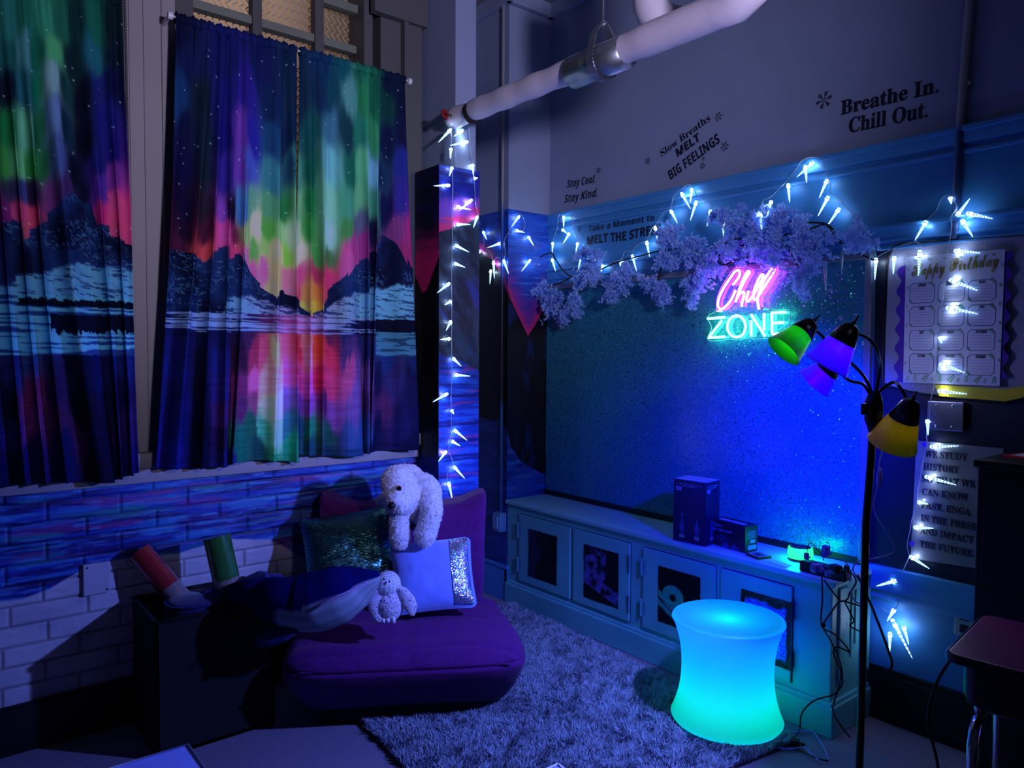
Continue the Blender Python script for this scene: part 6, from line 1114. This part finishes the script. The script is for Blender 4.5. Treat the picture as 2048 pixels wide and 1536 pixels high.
MON = ['JANUARY', 'FEBRUARY', 'MARCH', 'APRIL', 'MAY', 'JUNE', 'JULY', 'AUGUST', 'SEPTEMBER', 'OCTOBER', 'NOVEMBER', 'DECEMBER']
def leaf(mb, u, v, l, ang, off=.0018, n_=5):
    cu, su = math.cos(ang), math.sin(ang)
    for k in range(n_):
        s_ = (k+.5)/n_
        for sd in (-1, 1):
            bu, bv = u+cu*l*s_, v+su*l*s_*.72; tu, tv = bu+(cu*.35-su*sd)*l*.34*(1-.5*s_), bv+(su*.35+cu*sd)*l*.34*.72*(1-.5*s_); mu, mv = (bu+tu)/2+cu*l*.09, (bv+tv)/2+su*l*.09*.72
            flat(mb, [(bu, bv), (mu, mv), (tu, tv), ((bu+tu)/2-cu*l*.05, (bv+tv)/2-su*l*.05*.72)], off)
for r_ in range(4):
    for c_ in range(3):
        u0 = .055+.305*c_+.004*r_; v0 = .215+.185*r_; uw, vh = .265, .155
        bxm = MB(); lnm = MB(); mtx = MB(); P_ = [(u0+.03, v0), (u0+uw-.03, v0), (u0+uw, v0+.025), (u0+uw, v0+vh-.025), (u0+uw-.03, v0+vh), (u0+.03, v0+vh), (u0, v0+vh-.025), (u0, v0+.025)]
        for a_, b_ in zip(P_, P_[1:]+P_[:1]): line(bxm, a_, b_, .003, .0012)
        for k in range(5): line(lnm, (u0+.03, v0+.042+.022*k), (u0+uw-.03, v0+.042+.022*k), .0014, .0012)
        m_nm = MON[r_*3+c_]; wd = .012*len(m_nm); text_on(mtx, m_nm, pos(u0+uw/2-wd/2, v0+.026, .0022), pos(u0+uw/2+wd/2, v0+.026, .0022), .0105, kind='sans', bold=.01)
        bo_ = bxm.build('month_box', M_gi, ch_); lnm.build('writing_lines', M_pi, bo_); mtx.build('month_name', M_decal, bo_)
        leaf(lf, u0+uw*.80, v0-.012, .07, .9); leaf(lf, u0-.005, v0+vh-.025, .05, .8)
for k in range(11): leaf(lf, .04+.09*k, .985, .055+.02*(k % 3), -1.2-.3*math.sin(k*2.1))
for k in range(6): leaf(lf, .975, .10+.14*k, .045, 1.2+.5*math.sin(k)); leaf(lf, .02, .08+.15*k, .04, 1.4)
for k in range(6): leaf(lf, .08+.16*k, .03, .04, .2)
lf.build('leaf_pattern', mat('green_ink', (40, 140, 76), .6, noise=(40, .3)), ch_)

# ------------------------------------------------------------------ history poster in a clear sleeve
hq = [np.array(p) for p in [(3.188,1.301,1.208),(3.188,0.989,1.207),(3.188,0.991,0.735),(3.188,1.312,0.718)]]
ht = thing('history_poster', 'laminated grey poster of bold history lines partly hidden by the black cabinet', 'poster', tuple(hq[0]))
pm = MB(); A = hq; B = [p+np.array([.002, 0, 0]) for p in hq]; pm.add(A+B, [(0, 1, 2, 3), (7, 6, 5, 4), (0, 4, 5, 1), (1, 5, 6, 2), (2, 6, 7, 3), (3, 7, 4, 0)])
pm.build('sheet', mat('laminated_sheet', (132, 134, 140), .28, .1, noise=(9, .15), bump=(9, .6)), ht)
LN = [('WE STUDY', 1849, 914, 1935, 921), ('HISTORY', 1847, 940, 1920, 947)]
hl = MB()
for tx_, p01 in (('WE STUDY', [(3.186,1.266,1.144),(3.186,1.110,1.148)]), ('HISTORY', [(3.186,1.270,1.092),(3.186,1.137,1.095)]), ('SO THAT WE', [(3.186,1.274,1.043),(3.186,1.079,1.046)]), ('CAN KNOW', [(3.186,1.273,0.989),(3.186,1.102,0.990)]), ('PAST, ENGA', [(3.186,1.276,0.935),(3.186,1.093,0.934)]), ('IN THE PRESE', [(3.186,1.276,0.882),(3.186,1.071,0.880)]), ('AND IMPACT', [(3.186,1.277,0.830),(3.186,1.080,0.827)]), ('THE FUTURE.', [(3.186,1.277,0.774),(3.186,1.077,0.774)])):
    text_on(MB_ := MB(), tx_, p01[0], p01[1], .027, kind='serif', bold=.014); MB_.build('line_of_lettering', M_decal, ht)
for px_ in [(3.184,1.268,1.195),(3.184,1.308,0.779)]: MB().box((3.186, px_[1], px_[2]), (.003, .018, .018), None, .001).build('tack', mat('purple_tack', (90, 40, 200), .5, noise=(40, .1)), ht)

# ------------------------------------------------------------------ black cabinet and school desk at the right
M_bcab = mat('black_cabinet_paint', (10, 10, 14), .45, noise=(8, .15))
bc0, bc1 = (2.785, .25, 0), (3.165, .937, 1.205)
bk = thing('filing_cabinet', 'tall black cabinet cut by the right edge of the photo behind the school desk', 'cabinet', (2.97, .6, 0))
MB().span((bc0[0], bc0[1], 0), (bc1[0], bc1[1], 1.18), .004).build('body', M_bcab, bk)
MB().span((bc0[0]-.012, bc0[1], 1.18), (bc1[0], bc1[1]+.012, 1.205), .005).build('top', M_bcab, bk)
for k in range(3): dw = MB().span((bc0[0]-.006, bc0[1]+.02, .06+.37*k), (bc0[0]+.004, bc1[1]-.02, .41+.37*k), .003).build('drawer', M_bcab, bk); MB().span((bc0[0]-.03, .55, .30+.37*k), (bc0[0]-.006, .65, .315+.37*k), .003).build('handle', M_metal, dw)
mg = [(2.929,0.914,1.210),(3.088,0.894,1.210),(2.978,0.815,1.210),(2.906,0.823,1.210)]
mm_ = thing('magazine', 'red and white magazine lying on top of the black cabinet', 'magazine', mg[0])
b = MB(); A = [np.array(p)*np.array([1, 1, 0])+np.array([0, 0, 1.2055]) for p in mg]; B = [p+np.array([0, 0, .006]) for p in A]; b.add(A+B, [(0, 1, 2, 3)[::-1], (4, 5, 6, 7), (0, 1, 5, 4), (1, 2, 6, 5), (2, 3, 7, 6), (3, 0, 4, 7)]); b.build('cover', mat('red_cover', (190, 30, 60), .35, noise=(20, .1)), mm_)
b = MB(); cm = sum(A)/4; b.add([cm+(p-cm)*.55+np.array([0, 0, .0065]) for p in A]+[cm+(p-cm)*.55+np.array([0, 0, .0072]) for p in A], [(0, 1, 2, 3)[::-1], (4, 5, 6, 7)]); b.build('white_panel', M_white, mm_)

dk = thing('school_desk', 'school desk with maroon top, black book box and bent chrome legs at the right', 'desk', (2.36, .55, 0))
ZD = .75; dq = [np.array(p) for p in [(2.154,0.796,0.750),(2.585,0.844,0.750)]]; fl_, bl_ = dq
ev = bl_-fl_; dep = np.linalg.norm(ev); ev /= dep; eu = np.array([ev[1], -ev[0], 0]); wid = .60
def dpt(a_, b_, z_): return tuple(fl_+eu*a_+ev*b_+np.array([0, 0, z_-ZD]))
def rrect(x0_, y0_, x1_, y1_, r_, n_=6):
    out = []
    for cx_, cy_, s0 in ((x1_-r_, y1_-r_, 0), (x0_+r_, y1_-r_, 90), (x0_+r_, y0_+r_, 180), (x1_-r_, y0_+r_, 270)): out += [(cx_+r_*math.cos(R(s0+90*k/n_)), cy_+r_*math.sin(R(s0+90*k/n_))) for k in range(n_+1)]
    return out
rr_ = rrect(0, 0, wid, dep, .035)
def slab(mb, poly, layers):
    V_ = []; n_ = len(poly); c_ = np.mean(poly, 0)
    for z_, ins in layers: V_ += [dpt(*(np.array(p)+(c_-np.array(p))/np.linalg.norm(c_-np.array(p))*ins), z_) for p in poly]
    F_ = [(i*n_+j, i*n_+(j+1) % n_, (i+1)*n_+(j+1) % n_, (i+1)*n_+j) for i in range(len(layers)-1) for j in range(n_)]+[tuple(range(n_))[::-1], tuple(range((len(layers)-1)*n_, len(layers)*n_))]; return mb.add(V_, F_)
slab(MB_ := MB(), rr_, [(ZD-.004, .010), (ZD-.001, .008), (ZD, .014)]); MB_.build('desk_top', mat('maroon_laminate', (140, 58, 106), .35, noise=(8, .1)), dk)
slab(MB_ := MB(), rr_, [(ZD-.026, .006), (ZD-.022, -.002), (ZD-.006, -.003), (ZD-.001, .003), (ZD-.002, .012)]); MB_.build('edge_band', mat('dark_edge_band', (40, 40, 52), .25, .3, noise=(8, .1)), dk, 'auto')
bxp = rrect(.03, .045, wid-.03, dep-.03, .04); slab(MB_ := MB(), bxp, [(ZD-.155, .035), (ZD-.145, .012), (ZD-.12, .0), (ZD-.026, -.0)]); MB_.build('book_box', mat('black_book_box', (14, 14, 18), .35, noise=(10, .1)), dk, 'auto')
for a_ in (.06, wid-.06):
    pts = [dpt(a_, .09, .012), dpt(a_, .075, .25), dpt(a_, .065, .44), dpt(a_, .075, .505), dpt(a_, .12, .540), dpt(a_, dep-.12, .540), dpt(a_, dep-.07, .51), dpt(a_, dep-.06, .44), dpt(a_, dep-.05, .012)]
    MB().tube(spline(pts, 6), .0125, 14).build('leg', M_metal, dk, True)
    for b_ in (.09, dep-.05): MB().tube([dpt(a_, b_, 0), dpt(a_, b_, .02)], .015, 12).build('foot_glide', M_blackp, dk, True)
MB().tube([dpt(.06, .07, .36), dpt(.06, .20, .535)], .009, 10).build('brace', M_metal, dk, True)
MB().tube([dpt(.06, dep*.5, .540), dpt(wid-.06, dep*.5, .540)], .010, 10).build('cross_bar', M_metal, dk, True)
for a_ in (.06, wid-.06):
    for b_ in (.13, dep-.13): MB().tube([dpt(a_, b_, .545), dpt(a_, b_, .60)], .011, 10).build('box_mount', M_metal, dk, True)

# ------------------------------------------------------------------ white tables in the foreground
def white_table(label, corner, w_, d__, z_):
    t = thing('white_table', label, 'table', (corner[0]-w_/2, corner[1]-d__/2, 0)); x1_, y1_ = corner[0], corner[1]
    b = MB(); b.span((x1_-w_, y1_-d__, z_-.03), (x1_, y1_, z_-.002), .006); b.build('table_top', mat('white_top', (150, 165, 250), .4, noise=(18, .06)), t)
    b = MB(); b.tube([(x1_-w_+.004, y1_-d__+.004, z_), (x1_-.004, y1_-d__+.004, z_), (x1_-.004, y1_-.004, z_), (x1_-w_+.004, y1_-.004, z_), (x1_-w_+.004, y1_-d__+.004, z_)], .004, 6); b.build('rim', mat('white_rim', (222, 226, 245), .35, noise=(18, .03)), t, True)
    for a_ in (x1_-w_+.04, x1_-.04):
        for b_ in (y1_-d__+.04, y1_-.04): MB().tube([(a_, b_, 0), (a_, b_, z_-.03)], .016, 10).build('leg', M_metal, t, True)
wc = [(0.593,2.212,0.420),(1.362,1.473,0.420)]
white_table('corner of a low white table poking in at the bottom left of the photo', wc[0], .45, .45, .42)
white_table('tip of a low white table at the bottom middle of the photo', wc[1], .40, .36, .42)

# ------------------------------------------------------------------ power strip, plugs and cords
ps = [np.array(p) for p in [(2.910,1.615,0.665),(2.902,1.443,0.665)]]; pc = (ps[0]+ps[1])/2; dd = ps[1]-ps[0]; lg = np.linalg.norm(dd); dd /= lg; rot = Matrix((Vector(dd), Vector((-dd[1], dd[0], 0)), Vector((0, 0, 1)))).transposed()
st = thing('power_strip', 'black power strip crowded with plugs at the right end of the worktop', 'power strip', (pc[0], pc[1], .645))
MB().box((pc[0], pc[1], .668), (lg+.03, .055, .045), rot, .006).build('body', M_blackp, st)
for k in range(4): MB().box(tuple(pc+dd*(-.05+.035*k)+np.array([0, 0, .0255])), (.022, .03, .003), rot, .001).build('socket', mat('socket_grey', (60, 60, 70), .5, noise=(20, .1)), st)
M_plug = mat('pale_plug', (120, 120, 230), .4, noise=(20, .05))
def plug(label, p, size, m, rz=0.0, rx=0.0, prongs=True):
    t = thing('plug', label, 'plug', tuple(p)); M3 = Matrix.Rotation(rz, 3, 'Z') @ Matrix.Rotation(rx, 3, 'X')
    MB().box(p, size, M3, min(size)*.25).build('body', m, t); q = M3 @ Vector((0, -size[1]*.5-.006, 0))
    MB().tube([Vector(p)+q*.8, Vector(p)+q*1.6], [min(size)*.28, min(size)*.16], 8).build('strain_relief', m, t, True)
plug('pale square charger plugged into the front of the power strip', [(2.626,1.414,0.754)][0], (.042, .034, .032), M_plug, R(-20))
plug('small pale usb plug at the left end of the power strip', [(2.653,1.472,0.782)][0], (.016, .018, .026), M_plug, R(-20))
plug('upright ribbed blue plug standing behind the power strip', [(2.748,1.446,0.790)][0], (.026, .024, .048), mat('ribbed_blue_plug', (90, 80, 230), .4, noise=(12, .1), bump=(10, .8, (1, 1, 30))), R(-10), R(8))
plug('pale round plug hanging at the front right of the power strip', [(2.640,1.376,0.739)][0], (.020, .036, .022), M_plug, R(-50), R(-20))
plug('black adaptor at the right end of the power strip', [(2.701,1.379,0.745)][0], (.034, .04, .032), M_blackp, R(-25))
plug('small black plug lying at the back right corner of the worktop', [(2.771,1.373,0.737)][0], (.022, .03, .02), M_blackp, R(-60))
M_cordb = mat('black_cord', (12, 12, 14), .5, noise=(20, .1)); M_cordw = mat('pale_cord', (150, 150, 235), .5, noise=(20, .05))
def cord(label, pts, r_=.003, m=None, name='cable', extra=None):
    t = thing(name, label, 'cord', tuple(pts[0])); MB().tube(spline(pts, 8), r_, 7).build('cable', m or M_cordb, t, True); return t
cord('black cord falling straight from the power strip down the cabinet end', [(2.583,1.371,0.736),(2.583,1.367,0.653),(2.578,1.366,0.568),(2.604,1.342,0.502),(2.629,1.318,0.423),(2.633,1.311,0.349),(2.609,1.328,0.307),(2.551,1.374,0.281),(2.516,1.400,0.236),(2.509,1.403,0.183)])
cord('black cord looping beside the cabinet end', [(2.598,1.371,0.724),(2.621,1.351,0.683),(2.646,1.329,0.646),(2.665,1.314,0.654),(2.672,1.309,0.678),(2.690,1.296,0.715),(2.682,1.304,0.743),(2.660,1.323,0.761)])
t = cord('long black cord crossing the loop and reaching the floor behind the stool', [(2.697,1.260,0.628),(2.652,1.298,0.646),(2.623,1.321,0.651),(2.597,1.340,0.611),(2.573,1.357,0.557),(2.604,1.331,0.532),(2.634,1.304,0.492),(2.648,1.292,0.464),(2.640,1.299,0.470),(2.609,1.325,0.484),(2.602,1.328,0.455),(2.621,1.310,0.391),(2.611,1.315,0.326),(2.595,1.324,0.253),(2.617,1.303,0.194),(2.642,1.281,0.152)])
MB().sphere([(2.573,1.357,0.565)][0], .010, 10, 8).build('cord_knot', M_cordb, t, True)
cord('black cord hanging off the cabinet end with a small hook', [(2.667,1.324,0.638),(2.681,1.311,0.601),(2.691,1.301,0.569),(2.680,1.309,0.554),(2.694,1.297,0.539),(2.719,1.276,0.525)])
cord('thin black wire arching from the usb plug over the power strip', [(2.654,1.471,0.790),(2.658,1.469,0.821),(2.667,1.462,0.833),(2.685,1.447,0.810),(2.700,1.433,0.783),(2.705,1.429,0.764)], .0018)
cord('thick black cord hanging on the blue wall right of the floor lamp', [(2.824,1.355,0.704),(2.856,1.324,0.608),(2.876,1.304,0.540),(2.893,1.288,0.482),(2.912,1.268,0.405),(2.921,1.259,0.360),(2.908,1.268,0.327)], .005)
cord('black cord dropping from the school desk to the floor', [(2.652,0.958,0.542),(2.625,0.977,0.492),(2.606,0.990,0.437),(2.593,0.997,0.379),(2.591,0.997,0.329),(2.601,0.985,0.271),(2.613,0.972,0.197),(2.617,0.963,0.080),(2.620,0.956,0.007)], .005)
t = cord('pale cord with inline switch hanging right of the floor lamp', [(2.667,1.201,1.255),(2.663,1.202,1.211),(2.654,1.207,1.166),(2.651,1.206,1.099),(2.638,1.213,1.037),(2.642,1.207,0.989),(2.673,1.179,0.925),(2.692,1.161,0.876),(2.681,1.169,0.851),(2.629,1.210,0.834),(2.588,1.243,0.822),(2.575,1.252,0.793),(2.593,1.235,0.749),(2.606,1.222,0.701),(2.600,1.226,0.678),(2.586,1.237,0.676),(2.572,1.249,0.694),(2.568,1.254,0.722)], .0024, M_cordw)
sw = [Vector(p) for p in [(2.651,1.202,1.158),(2.647,1.202,1.087)]]; MB().tube([sw[0], sw[0].lerp(sw[1], .25), sw[0].lerp(sw[1], .75), sw[1]], [.004, .009, .009, .004], 12).build('inline_switch', mat('pale_switch', (110, 120, 240), .4, noise=(20, .05)), t, True)
cord('pale cord running from the power strip back behind the floor lamp', [(2.734,1.430,0.770),(2.772,1.400,0.766),(2.793,1.382,0.747),(2.798,1.376,0.712),(2.800,1.372,0.675)], .0024, M_cordw)
for lb, pts, mm in (('pale cord curling on the floor beside the stool', [(2.741,1.575,0.012),(2.781,1.563,0.012),(2.831,1.534,0.012),(2.801,1.488,0.012),(2.736,1.424,0.012),(2.679,1.378,0.012)], M_cordw), ('pale cord snaking on the floor in front of the stool edge', [(2.605,1.546,0.012),(2.635,1.513,0.012),(2.685,1.483,0.012),(2.665,1.443,0.012),(2.649,1.401,0.012)], M_cordw), ('black cord tangled on the floor by the cabinet corner', [(2.811,1.571,0.012),(2.710,1.540,0.012),(2.659,1.485,0.012),(2.654,1.420,0.012),(2.670,1.376,0.012)], M_cordb)): cord(lb, pts, .003, mm)
plug('black floor plug with pale leads beside the stool', [(2.681,1.514,0.020)][0], (.035, .03, .03), M_blackp, R(30))
